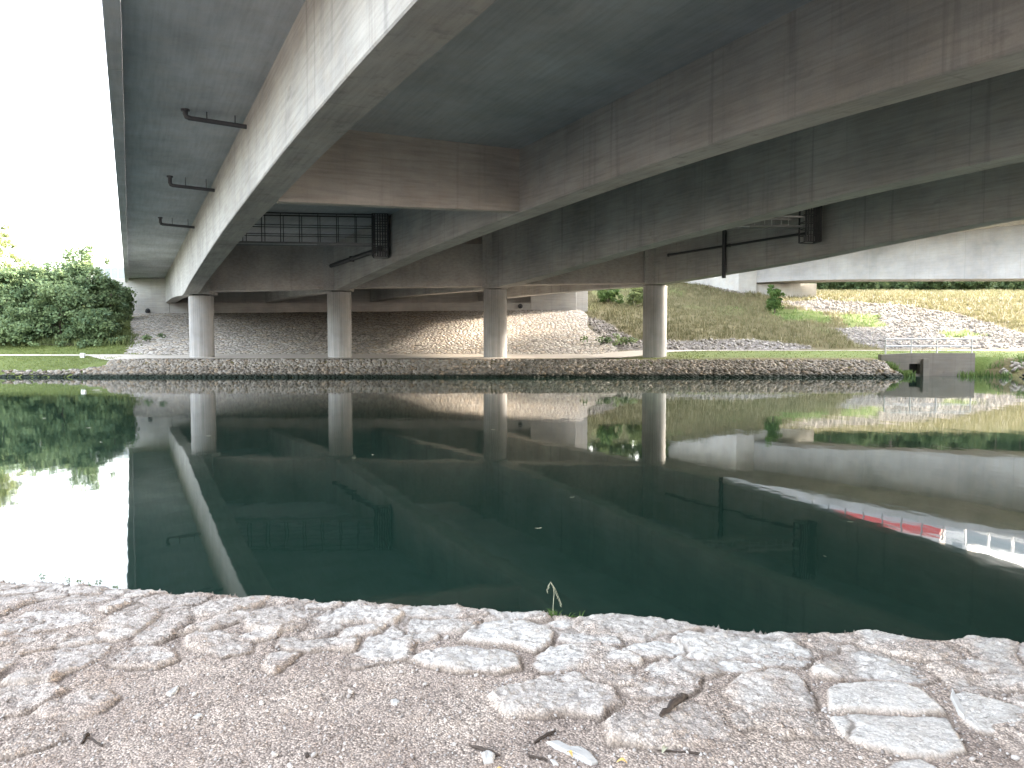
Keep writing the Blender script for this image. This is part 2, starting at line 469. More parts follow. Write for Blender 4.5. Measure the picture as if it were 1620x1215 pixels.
gravel_polys = [
    [ground_hit(*p) for p in ((1232, 477), (1300, 474), (1420, 482), (1520, 497), (1625, 528), (1680, 552), (1400, 552), (1345, 540), (1318, 520), (1390, 518), (1385, 498), (1290, 492))],
    [ground_hit(*p) for p in ((1000, 536), (1075, 540), (1180, 537), (1285, 547), (1290, 553), (1000, 556))],
    [(22.5, 108.5), (24.0, 108), (29.0, 98.5), (29.0, 96.8), (27.0, 98.5), (24.0, 104)],
    [(8.3, 64), (11.5, 66), (11.0, 72), (9.5, 80), (7.6, 84)],
]
lush_polys = [
    [ground_hit(*p) for p in ((1318, 497), (1390, 497), (1400, 517), (1345, 519))],
    [ground_hit(*p) for p in ((1480, 524), (1530, 522), (1560, 532), (1500, 536))],
    [ground_hit(*p) for p in ((1210, 488), (1300, 492), (1320, 512), (1240, 508))],
]
def far_masks(x, y):
    wx = x + 1.2 * fbm(x * 0.35, y * 0.35, 40); wy = y + 1.2 * fbm(x * 0.35 + 9, y * 0.35, 41)
    g = np.zeros(np.shape(x)); l = np.zeros(np.shape(x))
    for p in gravel_polys: g = np.maximum(g, sstep(-0.4, 0.5, sdist(wx, wy, p)))
    for p in lush_polys: l = np.maximum(l, sstep(-0.4, 0.5, sdist(wx, wy, p)))
    lawn = (x < -26.5) & (y < 90)
    l = np.maximum(l, np.where(lawn, 0.85, 0.0))
    strip = sstep(8, 14, x) * sstep(54.5, 55.2, y) * (1 - sstep(64.2, 64.8, y))
    l = np.maximum(l, strip)
    l = np.maximum(l, 0.45 * sstep(0.02, 0.2, fbm(x * 0.16, y * 0.16, 44)) * (x > 5))
    g = np.where(l > 0.6, g * 0.2, g)
    return g, l

xs = np.concatenate([[-1500, -700, -300], np.arange(-150, -60, 3.0), np.arange(-60, 80, 0.5), np.arange(80, 181, 3.0), [300, 700, 1500]])
ys = np.concatenate([[40, 50.5], np.arange(51.0, 56, 0.25), np.arange(56, 116, 0.5), np.arange(116, 150, 3), [180, 250, 400, 900, 2000]])
XX, YY = np.meshgrid(xs, ys, indexing='ij')
ZZ = zfar(XX, YY) + (0.30 * fbm(XX * 0.5, YY * 0.5, 50) * sstep(66, 70, YY)) * (1 - ((XX > -45) & (XX < 9) & (YY < 90)) * 1.0)
def grid_faces(nx, ny):
    i, j = np.meshgrid(np.arange(nx - 1), np.arange(ny - 1), indexing='ij')
    a = (i * ny + j).ravel()
    return np.stack([a, a + ny, a + ny + 1, a + 1], 1)
G, L_ = far_masks(XX, YY)
np_mesh('far_bank_ground', np.stack([XX.ravel(), YY.ravel(), ZZ.ravel()], 1), grid_faces(len(xs), len(ys)), M['far_ground'], smooth=True,
        attrs={'mask': np.stack([G.ravel(), L_.ravel(), np.zeros(G.size)], 1)}, kind='structure')

# stone-laid slope under the bridge
pv = []; nu, nv = 60, 40
for i in range(nu + 1):
    for j in range(nv + 1):
        s, tt = i / nu, j / nv
        y = 62.6 + tt * (84.3 - 62.6)
        xl = -31.6 + (-41.9 + 31.6) * tt; xr = 8.6 + (7.2 - 8.6) * tt + 0.5 * math.sin(tt * 9)
        x = xl + (xr - xl) * s
        zr = 1.40 + (5.75 - 1.40) * tt
        pv.append((x, y, zr + 0.35 * tt * sstep(-41, 7, x) + 0.05 * float(fbm(np.array(x * .7), np.array(y * .7), 55))))
np_mesh('slope_paving', pv, grid_faces(nu + 1, nv + 1), M['paving'], smooth=True, kind='structure')

# gravel path along the far bank
pv = []; px_ = np.concatenate([np.arange(-150, -60, 4), np.arange(-60, 90, 1.0), np.arange(90, 180, 6)])
for x in px_:
    c0 = np.interp(x, [-33, -27, 6, 13, 20], [60.0, 54.2, 54.2, 62.5, 64.6]); c1 = np.interp(x, [-33, -27, 6, 13, 40], [61.4, 62.7, 62.7, 65.4, 66.4])
    for k in range(7):
        y = c0 + (c1 - c0) * k / 6
        pv.append((x, y, float(zfar(x, y)) + 0.035 + (0.07 if -27 < x < 8 else 0)))
np_mesh('path', pv, grid_faces(len(px_), 7), M['path'], smooth=True, kind='structure')

# ------------------------------------------------------------------ the bridge (local frame: x across, y along the span)
K = 0.4955                                        # the span runs K metres left for each metre away
BROT = math.atan(K)                               # rotation of the span about z
CB, SB = math.cos(BROT), math.sin(BROT)
def bl(X0, Y):                                    # line X = X0 - K*Y at depth Y -> local u, v
    u = CB * X0
    return u, (Y - SB * u) / CB
def loc(X, Y): return X * CB + Y * SB, -X * SB + Y * CB
SOFB = EYE + 8.6                                  # underside of the right-hand half, which sits higher
SOF = EYE + 7.45                                  # underside of the deck
bridge = empty('road_bridge', (0, 0, 0), BROT, label='wide grey concrete road bridge on four deep haunched girders crossing the canal overhead', cat='bridge')

def spline(pts, y):
    """monotone cubic through (Y, h)"""
    xs_, hs_ = zip(*pts); n = len(xs_)
    d = [(hs_[i + 1] - hs_[i]) / (xs_[i + 1] - xs_[i]) for i in range(n - 1)]
    m = [d[0]] + [0 if d[i - 1] * d[i] <= 0 else 2 * d[i - 1] * d[i] / (d[i - 1] + d[i]) for i in range(1, n - 1)] + [d[-1]]
    if y <= xs_[0]: return hs_[0]
    for i in range(n - 1):
        if y <= xs_[i + 1]:
            w = xs_[i + 1] - xs_[i]; t = (y - xs_[i]) / w
            return ((2 * t ** 3 - 3 * t * t + 1) * hs_[i] + (t ** 3 - 2 * t * t + t) * w * m[i] + (-2 * t ** 3 + 3 * t * t) * hs_[i + 1] + (t ** 3 - t * t) * w * m[i + 1])
    return hs_[-1]

GIRD = [
    (3.95, 1.12, [(-30, 4.5), (-13, 3.8), (0, 4.40), (10.6, 4.66), (13.6, 4.78), (20, 4.90), (31.2, 4.81), (43, 4.45), (51.3, 4.10), (57, 3.80), (64, 4.15), (74, 4.55), (86, 4.75)]),
    (14.9, 1.10, [(-30, 4.5), (-13, 3.9), (0, 4.55), (12.98, 4.90), (17.2, 5.09), (22.2, 5.165), (29.4, 5.08), (40, 4.82), (52, 4.28), (57, 4.06), (64, 4.3), (74, 4.65), (86, 4.8)]),
    (26.4, 1.10, [(-30, 4.6), (-13, 4.0), (5, 5.0), (14, 5.50), (22.9, 5.645), (28.9, 5.59), (33.4, 5.42), (39.7, 5.14), (53, 4.33), (57, 4.22), (64, 4.45), (74, 4.8), (86, 4.95)]),
    (38.2, 1.10, [(-30, 4.7), (-13, 4.2), (5, 5.1), (18, 5.55), (26, 5.68), (33.1, 5.567), (39.2, 5.233), (44.5, 4.88), (49.6, 4.69), (57, 4.50), (64, 4.7), (74, 4.9), (86, 5.0)]),
]
for X0, wd, pts in GIRD:
    sof = SOF if X0 < 20 else SOFB
    mb = MB(); Yv = [-30 + 1.5 * i for i in range(77)] + [84.6]
    for Y in Yv:
        hb = EYE + spline(pts, Y)
        u, v = bl(X0, Y)
        uw = CB * wd
        ch = 0.03
        prof = [(u, sof + 0.03), (u, hb + ch), (u + ch, hb), (u + uw - ch, hb), (u + uw, hb + ch), (u + uw, sof + 0.03)]
        mb.v += [(a, v, z) for a, z in prof]
    n = 6
    for i in range(len(Yv) - 1):
        for k in range(n):
            a = i * n + k; c = i * n + (k + 1) % n
            mb.f.append((a, c, c + n, a + n))
    mb.f.append(tuple(range(n))); mb.f.append(tuple(range((len(Yv) - 1) * n, len(Yv) * n))[::-1])
    mb.build('girder', M['girder'], bridge)

# deck slab and edge cornices
u0, um, u1 = bl(-0.03, 0)[0], bl(21.0, 0)[0], bl(50.5, 0)[0]
for (a, c, z) in ((u0, um, SOF), (um + 0.25, u1, SOFB)):
    mb = MB(); mb.box(a, c, -32, 98, z, z + 0.62); mb.build('deck_slab', M['deck'], bridge)
    mb = MB(); mb.box(a, c, -32, 98, z + 0.624, z + 0.70); mb.build('road_surface', M['asphalt'], bridge)
mb = MB(); mb.box(um + 0.003, um + 0.247, -32, 98, SOF + 0.05, SOFB + 1.0); mb.build('joint_upstand', M['deck'], bridge)
for (a, c, z) in ((u0 - 0.36, u0 - 0.003, SOF), (u1 + 0.003, u1 + 0.36, SOFB)):
    mb = MB()
    for k in range(26):
        y0 = -32 + k * 5.0
        mb.box(a, c, y0, y0 + 4.985, z - 0.22, z + 1.0)
    mb.build('cornice', M['deck'], bridge, bevel=0.02)

# crossbeam in the span between the two left girders, and its twin between the right pair
def crossbeam(a, c, hb, thick=0.45, name='crossbeam', top=SOF + 0.02, mat='beam'):
    ua, va = bl(*a); uc, vc = bl(*c)
    t = thick
    P = [(ua, va, hb[0]), (uc, vc, hb[1]), (uc, vc + t, hb[1]), (ua, va + t, hb[0]), (ua, va, top), (uc, vc, top), (uc, vc + t, top), (ua, va + t, top)]
    mb = MB(); mb.hexa(P); return mb.build(name, M[mat], bridge, bevel=0.02)
crossbeam((5.06, 25.9), (14.9, 29.5), (EYE + 4.83, EYE + 5.12))
# beams over the columns, girder to girder
PB = [3.90, 4.16, 4.32]
for i in range(3):
    a = GIRD[i][0] + GIRD[i][1]; c = GIRD[i + 1][0]
    ua, va = bl(a, 56.6); uc, vc = bl(c, 56.6)
    z0, z1 = EYE + [4.02, 4.28, 4.50][i], EYE + [4.2, 4.42, 4.66][i]
    d = 1.5; st_ = (SOF if i < 2 else SOFB) + 0.02
    mb = MB(); mb.hexa([(ua, va, z0), (uc, vc, z1), (uc, vc + d, z1), (ua, va + d, z0), (ua, va, st_), (uc, vc, st_), (uc, vc + d, st_), (ua, va + d, st_)])
    mb.build('pier_crossbeam', M['beam'], bridge, bevel=0.02)
# thickened blocks where the girders stand over the columns
CX = [(-23.0, 3.72), (-12.78, 4.00), (-1.24, 4.18), (10.58, 4.46)]
for i, (cx, ht) in enumerate(CX):
    w = 0.92
    pts = [loc(cx - w, 56.15), loc(cx + w, 56.15), loc(cx + w, 58.0), loc(cx - w, 58.0)]
    if i == 0: pts = [loc(cx - 0.35, 56.3), loc(cx + w, 56.3), loc(cx + w, 58.0), loc(cx - 0.35, 58.0)]
    zb = EYE + ht + 0.10
    mb = MB(); mb.hexa([(p[0], p[1], zb) for p in pts] + [(p[0], p[1], (SOF if i < 2 else SOFB) + 0.02) for p in pts])
    mb.build('pier_block', M['girder'], bridge, bevel=0.02)
# drain pipes crossing under the cantilever into the outer girder
for Y, h0 in ((25.4, 7.13), (34.9, 6.99), (45.7, 7.0)):
    u, v = bl(3.95, Y)
    zp = EYE + h0
    mb = MB(); mb.tube([(u + 0.05, v, zp), (u - 1.75, v, zp + 0.06)], 0.075, 12)
    mb.tube([(u - 1.70, v, zp + 0.06), (u - 1.80, v, zp + 0.09), (u - 1.83, v, zp + 0.17), (u - 1.83, v, SOF + 0.02)], 0.08, 12)
    mb.tube([(u - 1.83, v, SOF - 0.06), (u - 1.83, v, SOF + 0.01)], 0.13, 12)
    for du in (0.35, 1.2):
        mb.bar((u - du, v, zp), (u - du, v, SOF + 0.02), 0.03, 0.03)
    mb.build('drain_pipe', M['pipe'], bridge, smooth=True)
# service pipes clipped to the web faces beyond the mid span
def web_pipe(X0, a, c, r, name='service_pipe'):
    pts = []
    for (Y, h) in (a, c):
        u, v = bl(X0, Y); pts.append((u - r - 0.01, v, EYE + h))
    mb = MB(); mb.tube(pts, r, 10)
    p, q = Vector(pts[0]), Vector(pts[1]); n = 3
    for k in range(n):
        w = p.lerp(q, k / (n - 1)); mb.box(w.x - r, w.x + r + 0.03, w.y - 0.03, w.y + 0.03, w.z - r - 0.03, w.z + r + 0.03)
    mb.build(name, M['dark_metal'], bridge, smooth=True)
web_pipe(14.9, (57.0, 5.86), (45.2, 5.66), 0.15)
web_pipe(38.2, (54.7, 6.43), (43.6, 6.36), 0.07)
u, v = bl(38.2, 49.5)
mb = MB(); mb.tube([(u - 0.16, v, SOFB + 0.02), (u - 0.16, v, EYE + 4.36)], 0.13, 12)
for z in (EYE + 5.2, EYE + 6.5): mb.box(u - 0.3, u + 0.03, v - 0.04, v + 0.04, z, z + 0.06)
mb.build('downpipe', M['dark_metal'], bridge, smooth=True)

# columns
for i, ((cx, ht), lab) in enumerate(zip(CX, (
        'round grey concrete column under the outer left girder, beside the open bank', 'round concrete column second from the left, in front of the dark part of the stone slope',
        'round concrete column third from the left, at the edge of the sunlit stone slope', 'round concrete column at the right, in front of the dry grass slope'))):
    c = empty('bridge_column', (cx, 57.15, 1.1), 0, label=lab, cat='column', group='round columns on the far bank')
    top = EYE + ht - 1.1
    mb = MB(); n = 48
    zs = [-0.6, 0.0] + [top * k / 6 for k in range(1, 6)] + [top - 0.03, top]
    rs = [0.87] * (len(zs) - 1) + [0.84]
    mb.tube([(0, 0, z) for z in zs], rs, n); mb.build('shaft', M['column'], c, smooth=True)
    mb = MB(); mb.box(-0.45, 0.45, -0.45, 0.45, top + 0.002, top + 0.098); mb.build('bearing', M['rubber'], c)

# far abutment
ab = empty('bridge_abutment', (-17, 84, 5.6), 0, label='long grey concrete abutment wall at the top of the stone slope under the bridge', cat='abutment')
def abx(name, x0, x1, y0, y1, z0, z1, mat='abutment', bev=0.03):
    mb = MB(); mb.box(x0 + 17, x1 + 17, y0 - 84, y1 - 84, z0 - 5.6, z1 - 5.6); return mb.build(name, M[mat], ab, bevel=bev)
abx('seat_wall', -37.25, 2.05, 84.0, 85.6, 4.6, EYE + 4.75)
abx('back_wall', -41.7, -21.6, 85.603, 87.0, 4.6, SOF - 0.02)
abx('back_wall', -21.597, 8.4, 85.603, 87.0, 4.6, SOFB - 0.02)
abx('end_block', -41.7, -37.253, 83.96, 85.6, 4.6, SOF - 0.06)
abx('end_block', 2.053, 7.02, 83.96, 85.6, 4.6, SOFB - 0.06)
abx('wing_wall', -46.5, -41.71, 87.0, 87.6, 4.6, SOF + 0.2)
abx('wing_wall', 6.2, 7.0, 87.003, 99.0, 4.6, SOFB - 0.02)
for x in (-39.6, 0.9):
    mb = MB(); z = 5.95 if x < 0 else 6.45
    mb.tube([(x + 17, 0.0, z - 5.6), (x + 17, -0.35, z - 5.72)], 0.16, 12)
    mb.tube([(x + 17, -0.03, z - 5.6), (x + 17, -0.1, z - 5.6)], 0.26, 12); mb.build('drain_spout', M['dark_metal'], ab, smooth=True)

# steps up the stone slope
mb = MB()
for k in range(34):
    s = k / 33; x = -17.0 - 1.9 * s; y = 63.0 + 20.0 * s; z = 1.42 + (5.75 - 1.42) * (y - 62.6) / 21.7 + 0.35 * (y - 62.6) / 21.7 * float(sstep(-41, 7, x))
    mb.box(x - 0.22, x + 0.22, y, y + 0.42, z - 0.3, z + 0.045)
mb.build('slope_steps', M['step'], None, label='narrow flight of concrete steps climbing the stone slope behind the columns', cat='steps')

# inspection gantries hanging between the girders
def gantry(a, c, zdeck, ztop, label, pale, cage):
    A = Vector((a[0] - K * a[1], a[1], zdeck)); B = Vector((c[0] - K * c[1], c[1], zdeck))
    g = empty('inspection_gantry', A, 0, label=label, cat='gantry', group='inspection gantries under the bridge')
    d = B - A; Ln = d.length; d.normalize(); s = Vector((-d.y, d.x, 0))
    o = Vector((0, 0, 0)); W = 0.85
    fr = M['galv'] if pale else M['galv_dark']
    mb = MB(); mb.bar(o + s * W / 2, d * Ln + s * W / 2, W, 0.05)
    for sd in (0, W): mb.bar(o + s * sd + Vector((0, 0, -0.08)), d * Ln + s * sd + Vector((0, 0, -0.04)), 0.05, 0.07)
    mb.build('platform', M['galv_dark'], g)
    for sd in (0.0, W):
        mb = MB(); n = int(Ln / 0.95)
        zt = ztop - zdeck
        for k in range(n + 1):
            p = d * (Ln * k / n) + s * sd
            mb.bar(p, p + Vector((0, 0, zt)), 0.035, 0.035)
        for h in (0.45, 0.95):
            if h < zt: mb.bar(s * sd + Vector((0, 0, h)), d * Ln + s * sd + Vector((0, 0, h)), 0.035, 0.035)
        mb.bar(s * sd + Vector((0, 0, zt)), d * Ln + s * sd + Vector((0, 0, zt)), 0.06, 0.06)
        mb.build('railing', fr if pale else M['dark_metal'], g)
    # end cage with the drive, right against the web
    mb = MB(); z0, z1 = cage[0] - zdeck, cage[1] - zdeck
    e0 = d * (Ln - 0.05)
    cw = 0.85
    corners = [e0 + s * (-0.2), e0 + s * 0.55, e0 + d * cw + s * 0.55, e0 + d * cw + s * (-0.2)]
    for p in corners: mb.bar(p + Vector((0, 0, z0)), p + Vector((0, 0, z1)), 0.08, 0.08)
    for q in range(9):
        z = z0 + (z1 - z0) * q / 8
        for i in range(4): mb.bar(corners[i] + Vector((0, 0, z)), corners[(i + 1) % 4] + Vector((0, 0, z)), 0.04, 0.04)
    for i in (2, 3):
        for q in range(1, 6):
            p = corners[i].lerp(corners[(i + 1) % 4], q / 6); mb.bar(p + Vector((0, 0, z0)), p + Vector((0, 0, z1)), 0.06, 0.05)
    mb.build('end_cage', M['dark_metal'], g)
    mb = MB(); p = e0 + d * 0.45 + s * 0.3 + Vector((0, 0, z0 + 0.2)); mb.bar(p - d * 0.25, p + d * 0.25, 0.35, 0.3); mb.build('drive_motor', M['galv_dark'], g, bevel=0.03)
    mb = MB(); mb.tube([s * (-0.25) + d * 0.3 + Vector((0, 0, -0.14)), s * (-0.25) + d * (Ln * 0.62) + Vector((0, 0, -0.14))], 0.035, 8)
    mb.tube([s * (-0.25) + d * 0.3 + Vector((0, 0, -0.14)), s * (-0.25) + d * 0.3 + Vector((0, 0, -0.5)), s * (-0.25) - d * 0.5 + Vector((0, 0, -0.5))], 0.035, 8)
    mb.build('cable_conduit', M['galv'], g, smooth=True)
gantry((5.3, 42.8), (13.85, 43.7), EYE + 5.80, SOF - 0.05, 'dark inspection gantry with tall railings hanging between the two left girders', False, (EYE + 5.05, SOF - 0.02))
gantry((27.8, 41.2), (36.85, 42.2), EYE + 6.55, EYE + 7.05, 'inspection gantry with pale railing posts under the deck between the two right girders', True, (EYE + 5.68, SOFB - 0.02))

# glazed barrier of the approach road at the left end of the bridge
gb = empty('glass_barrier', (-50.2, 93, 9.4), 0, label='pale glazed roadside barrier above the bushes at the left end of the bridge', cat='barrier')
mb = MB(); mb.box(-8, 2.6, 1.9, 2.4, -2.5, 0.85); mb.build('plinth', M['abutment'], gb)
for k in range(4):
    mb = MB(); mb.box(0.05 + k * 0.85 - 0.75, 0.8 + k * 0.85 - 0.75, 2.05, 2.09, 0.9, 2.35); mb.build('pane', M['glass'], gb)
for k in range(5):
    mb = MB(); mb.box(-0.75 + k * 0.85 - 0.03, -0.75 + k * 0.85 + 0.03, 2.0, 2.12, 0.85, 2.42); mb.build('post', M['galv'], gb)
mb = MB(); mb.box(-0.8, 2.7, 2.0, 2.12, 2.425, 2.5); mb.build('top_rail', M['white'], gb)

# ------------------------------------------------------------------ second bridge to the right
K2 = 0.70; B2 = math.atan(K2); C2, S2 = math.cos(B2), math.sin(B2)
def b2(X0, Y):
    u = C2 * X0; return u, (Y - S2 * u) / C2
br2 = empty('pale_bridge', (0, 0, 0), B2, label='pale newer concrete bridge seen beyond the dark girders on the right', cat='bridge')
mb = MB(); Yv = list(np.arange(20, 100.1, 4)); n = 4
for Y in Yv:
    hb = np.interp(Y, [20, 45, 60, 73, 91, 98.5], [5.0, 5.2, 5.75, 6.38, 7.85, 8.12]) + EYE
    u, v = b2(99.6, Y); uw = C2 * 6.0
    mb.v += [(u, v, 13.9), (u, v, hb), (u + uw, v, hb), (u + uw, v, 13.9)]
for i in range(len(Yv) - 1):
    for k in range(n):
        a = i * n + k; c = i * n + (k + 1) % n
        mb.f.append((a, c, c + n, a + n))
mb.f.append((0, 1, 2, 3)); mb.f.append(tuple((len(Yv) - 1) * n + k for k in (3, 2, 1, 0)))
mb.build('box_girder', M['pale'], br2)
ue, _ = b2(92.0, 0); uf, _ = b2(113.0, 0); ug, _ = b2(99.6, 0)
v0, v1 = b2(99.6, 18)[1], b2(99.6, 112)[1]
mb = MB()
mb.hexa([(ug - 0.1, v0, 13.6), (uf, v0, 13.6), (uf, v1, 13.6), (ug - 0.1, v1, 13.6), (ue, v0, 14.3), (uf, v0, 14.75), (uf, v1, 14.75), (ue, v1, 14.3)])
mb.build('deck', M['beam'], br2)
mb = MB(); mb.box(ue - 0.3, ue - 0.003, v0, v1, 14.15, 14.9); mb.build('edge_beam', M['pale'], br2, bevel=0.02)
for k in range(int((v1 - v0) / 2.0)):
    y = v0 + 1 + k * 2.0
    mb = MB(); mb.box(ue - 0.22, ue - 0.08, y - 0.05, y + 0.05, 14.903, 16.4); mb.build('railing_post', M['galv_dark'], br2)
mb = MB()
for k in range(int((v1 - v0) / 2.0) - 1):
    y = v0 + 1 + k * 2.0
    mb.box(ue - 0.17, ue - 0.13, y + 0.09, y + 1.91, 14.95, 15.42)
mb.build('railing_panel', M['grey_panel'], br2)
mb = MB(); vn = b2(93.8, 80)[1] - 9.8
for k in range(int((v1 - v0) / 2.0) - 1):
    y = v0 + 1 + k * 2.0
    if y + 1.9 < vn: mb.box(ue - 0.165, ue - 0.135, y + 0.09, y + 1.91, 15.425, 16.395)
mb.build('noise_panel', M['glass'], br2)
mb = MB(); mb.box(ue - 0.2, ue - 0.1, v0, v1, 16.403, 16.47); 
for zr in (15.8, 16.15): mb.box(ue - 0.18, ue - 0.12, v0, v1, zr, zr + 0.08)
mb.build('handrail', M['galv_dark'], br2)

# red lorry on the pale bridge (mirrored in the water)
ul, vl = b2(93.8, 80)
lw = Vector((ul * C2 - vl * S2, ul * S2 + vl * C2, 14.75))
lo = empty('red_lorry', lw + Vector((0, 0, 0.25)), B2, label='long lorry with a red lower side on the pale bridge, seen mirrored in the water', cat='lorry')
mb = MB(); mb.box(0, 2.5, -7, 6.6, 0.55, 1.45); mb.build('trailer_side', M['red'], lo, bevel=0.03)
mb = MB(); mb.box(0.02, 2.48, -7, 6.6, 1.453, 3.4); mb.build('trailer_box', M['white'], lo, bevel=0.05)
mb = MB(); mb.box(0.3, 2.2, -7, 6.8, 0.35, 0.547); mb.build('chassis', M['dark_metal'], lo)
mb = MB(); mb.hexa([(0.05, -9.6, 0.5), (2.45, -9.6, 0.5), (2.45, -7.4, 0.5), (0.05, -7.4, 0.5), (0.15, -9.3, 3.3), (2.35, -9.3, 3.3), (2.35, -7.4, 3.5), (0.15, -7.4, 3.5)])
cb = mb.build('cab', M['white'], lo, bevel=0.08)
mb = MB(); mb.box(0.03, 0.06, -9.0, -8.1, 1.7, 2.6); mb.build('side_window', M['glass'], cb)
for y in (-8.7, -6.3, 3.6, 4.9):
    for x in (0.1, 2.1):
        mb = MB(); mb.tube([(x, y, 0.5), (x + 0.3, y, 0.5)], 0.5, 20); mb.build('wheel', M['rubber'], lo, smooth=True)

# its abutment
a2 = empty('pale_abutment', (31, 98, 8), 0, label='pale concrete abutment with a tall wing wall carrying the pale bridge at the right', cat='abutment')
dv = Vector((-S2, C2, 0)); nv_ = Vector((C2, S2, 0))
def slab(p, q, th, z0, z1, name, mat='pale_abut'):
    p, q = Vector(p), Vector(q); d = (q - p).normalized(); s = Vector((-d.y, d.x, 0)) * th
    off = Vector((31, 98, 8))
    P = [Vector((w.x, w.y, z)) - off for z in (z0, z1) for w in (p, q, q + s, p + s)]
    mb = MB(); mb.hexa(P); return mb.build(name, M[mat], a2, bevel=0.03)
corner = Vector((28.7, 98, 0))
slab(corner, Vector((31.0, 98.0, 0)), 2.0, 6.5, 14.1, 'pier_face')
far = corner + dv * 12
slab(far, corner - Vector((0.003, -0.0, 0)), 0.8, 6.5, 14.6, 'wing_wall')
slab(Vector((31.003, 98.6, 0)), Vector((38.85, 98.6, 0)), 1.2, 6.5, EYE + 8.0, 'seat_wall')

# ------------------------------------------------------------------ outlet headwall and its railing
hw = empty('outlet_headwall', (29.5, 55, 0), 0, label='low concrete outlet wall with a square dark opening at the far waterline', cat='outlet')
def hb_(name, x0, x1, y0, y1, z0, z1, mat='headwall', bev=0.02):
    mb = MB(); mb.box(x0 - 29.5, x1 - 29.5, y0 - 55, y1 - 55, z0, z1); return mb.build(name, M[mat], hw, bevel=bev)
mb = MB()
yb = 0.5
def quadw(xa, xb, za0, zb0, za1, zb1):
    mb.hexa([(xa - 29.5, 0, za0), (xb - 29.5, 0, zb0), (xb - 29.5, yb, zb0), (xa - 29.5, yb, za0), (xa - 29.5, 0, za1), (xb - 29.5, 0, zb1), (xb - 29.5, yb, zb1), (xa - 29.5, yb, za1)])
quadw(26.4, 28.4, -0.6, -0.6, 1.5, 1.6)
quadw(28.4, 29.2, 0.84, 0.84, 1.6, 1.6)
quadw(28.4, 29.2, -0.6, -0.6, 0.12, 0.12)
quadw(29.2, 33.1, -0.6, -0.6, 1.6, 1.6)
mb.build('wall', M['headwall'], hw)
hb_('pier', 29.25, 29.68, 54.7, 54.997, -0.6, 1.2)
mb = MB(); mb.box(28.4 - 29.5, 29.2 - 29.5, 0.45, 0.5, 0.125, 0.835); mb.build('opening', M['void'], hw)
rl = empty('metal_railing', (26.8, 55.25, 1.5), 0, label='thin grey metal railing on posts above the concrete outlet wall', cat='railing')
for x in (26.8, 28.65, 30.5, 33.0):
    mb = MB(); mb.tube([(x - 26.8, 0, -0.15), (x - 26.8, 0, 1.12)], 0.05, 8); mb.build('post', M['galv'], rl, smooth=True)
for z in (0.6, 1.12):
    mb = MB(); mb.tube([(0, 0, z), (6.2, 0, z)], 0.045, 8); mb.build('rail', M['galv'], rl, smooth=True)
# small white marker stone beside the path on the left bank
p = at_y(131, 566, 59.2)
mk = empty('marker_stone', (p.x, 59.2, float(zfar(p.x, 59.2))), 0, label='small white square marker stone beside the path on the left lawn', cat='marker')
mb = MB(); mb.box(-0.16, 0.16, -0.12, 0.12, -0.1, 0.34); mb.build('block', M['white'], mk, bevel=0.03)
mb = MB(); mb.box(-0.05, 0.05, -0.128, -0.121, 0.06, 0.24); mb.build('plate', M['grey_panel'], mk)

# ------------------------------------------------------------------ rocks
def ico(sub, seed, squash=(1, 0.85, 0.6), jit=0.22):
    import bmesh
    bm = bmesh.new(); bmesh.ops.create_icosphere(bm, subdivisions=sub, radius=1.0)
    v = np.array([q.co[:] for q in bm.verts]); f = np.array([[q.index for q in fc.verts] for fc in bm.faces]); bm.free()
    r = np.random.default_rng(seed)
    v = v * (1 + jit * (r.random((len(v), 1)) - 0.5) * 2) * np.array(squash)
    # flatten a few sides so that it looks broken, not round
    for _ in range(4):
        d = r.normal(size=3); d /= np.linalg.norm(d); h = 0.62 + 0.2 * r.random()
        k = v @ d; hm = h * np.abs(k).max(); v = v - np.outer(np.maximum(k - hm, 0), d)
    return v, f
def rocks(name, pos, size, mat, sub=1, seed=1, tint=None, flat=0.6, maxtilt=0.5, **k):
    protos = [ico(sub, seed * 31 + i, (1, 0.8 + 0.04 * i, flat)) for i in range(5)]
    r = np.random.default_rng(seed); N = len(pos)
    V, F, T = [], [], []; base = 0
    which = r.integers(0, 5, N); ang = r.random(N) * 6.283; tx = (r.random(N) - 0.5) * maxtilt * 2; ty = (r.random(N) - 0.5) * maxtilt * 2
    if tint is None: tint = np.stack([r.random(N), r.random(N), r.random(N)], 1)
    for q in range(5):
        idx = np.where(which == q)[0]
        if not len(idx): continue
        v, f = protos[q]; m = len(idx)
        v = np.repeat(v[None], m, 0) * size[idx][:, None, None]
        ca, sa = np.cos(ang[idx])[:, None], np.sin(ang[idx])[:, None]
        x = v[..., 0] * ca - v[..., 1] * sa; y = v[..., 0] * sa + v[..., 1] * ca; z = v[..., 2]
        z = z + x * tx[idx][:, None] + y * ty[idx][:, None]
        P = np.stack([x, y, z], 2) + pos[idx][:, None, :]
        V.append(P.reshape(-1, 3)); F.append((f[None] + (base + np.arange(m) * len(v[0]))[:, None, None]).reshape(-1, 3)); base += m * v.shape[1]
        T.append(np.repeat(tint[idx], v.shape[1], 0))
    return np_mesh(name, np.concatenate(V), np.concatenate(F), mat, attrs={'tint': np.concatenate(T)}, **k)

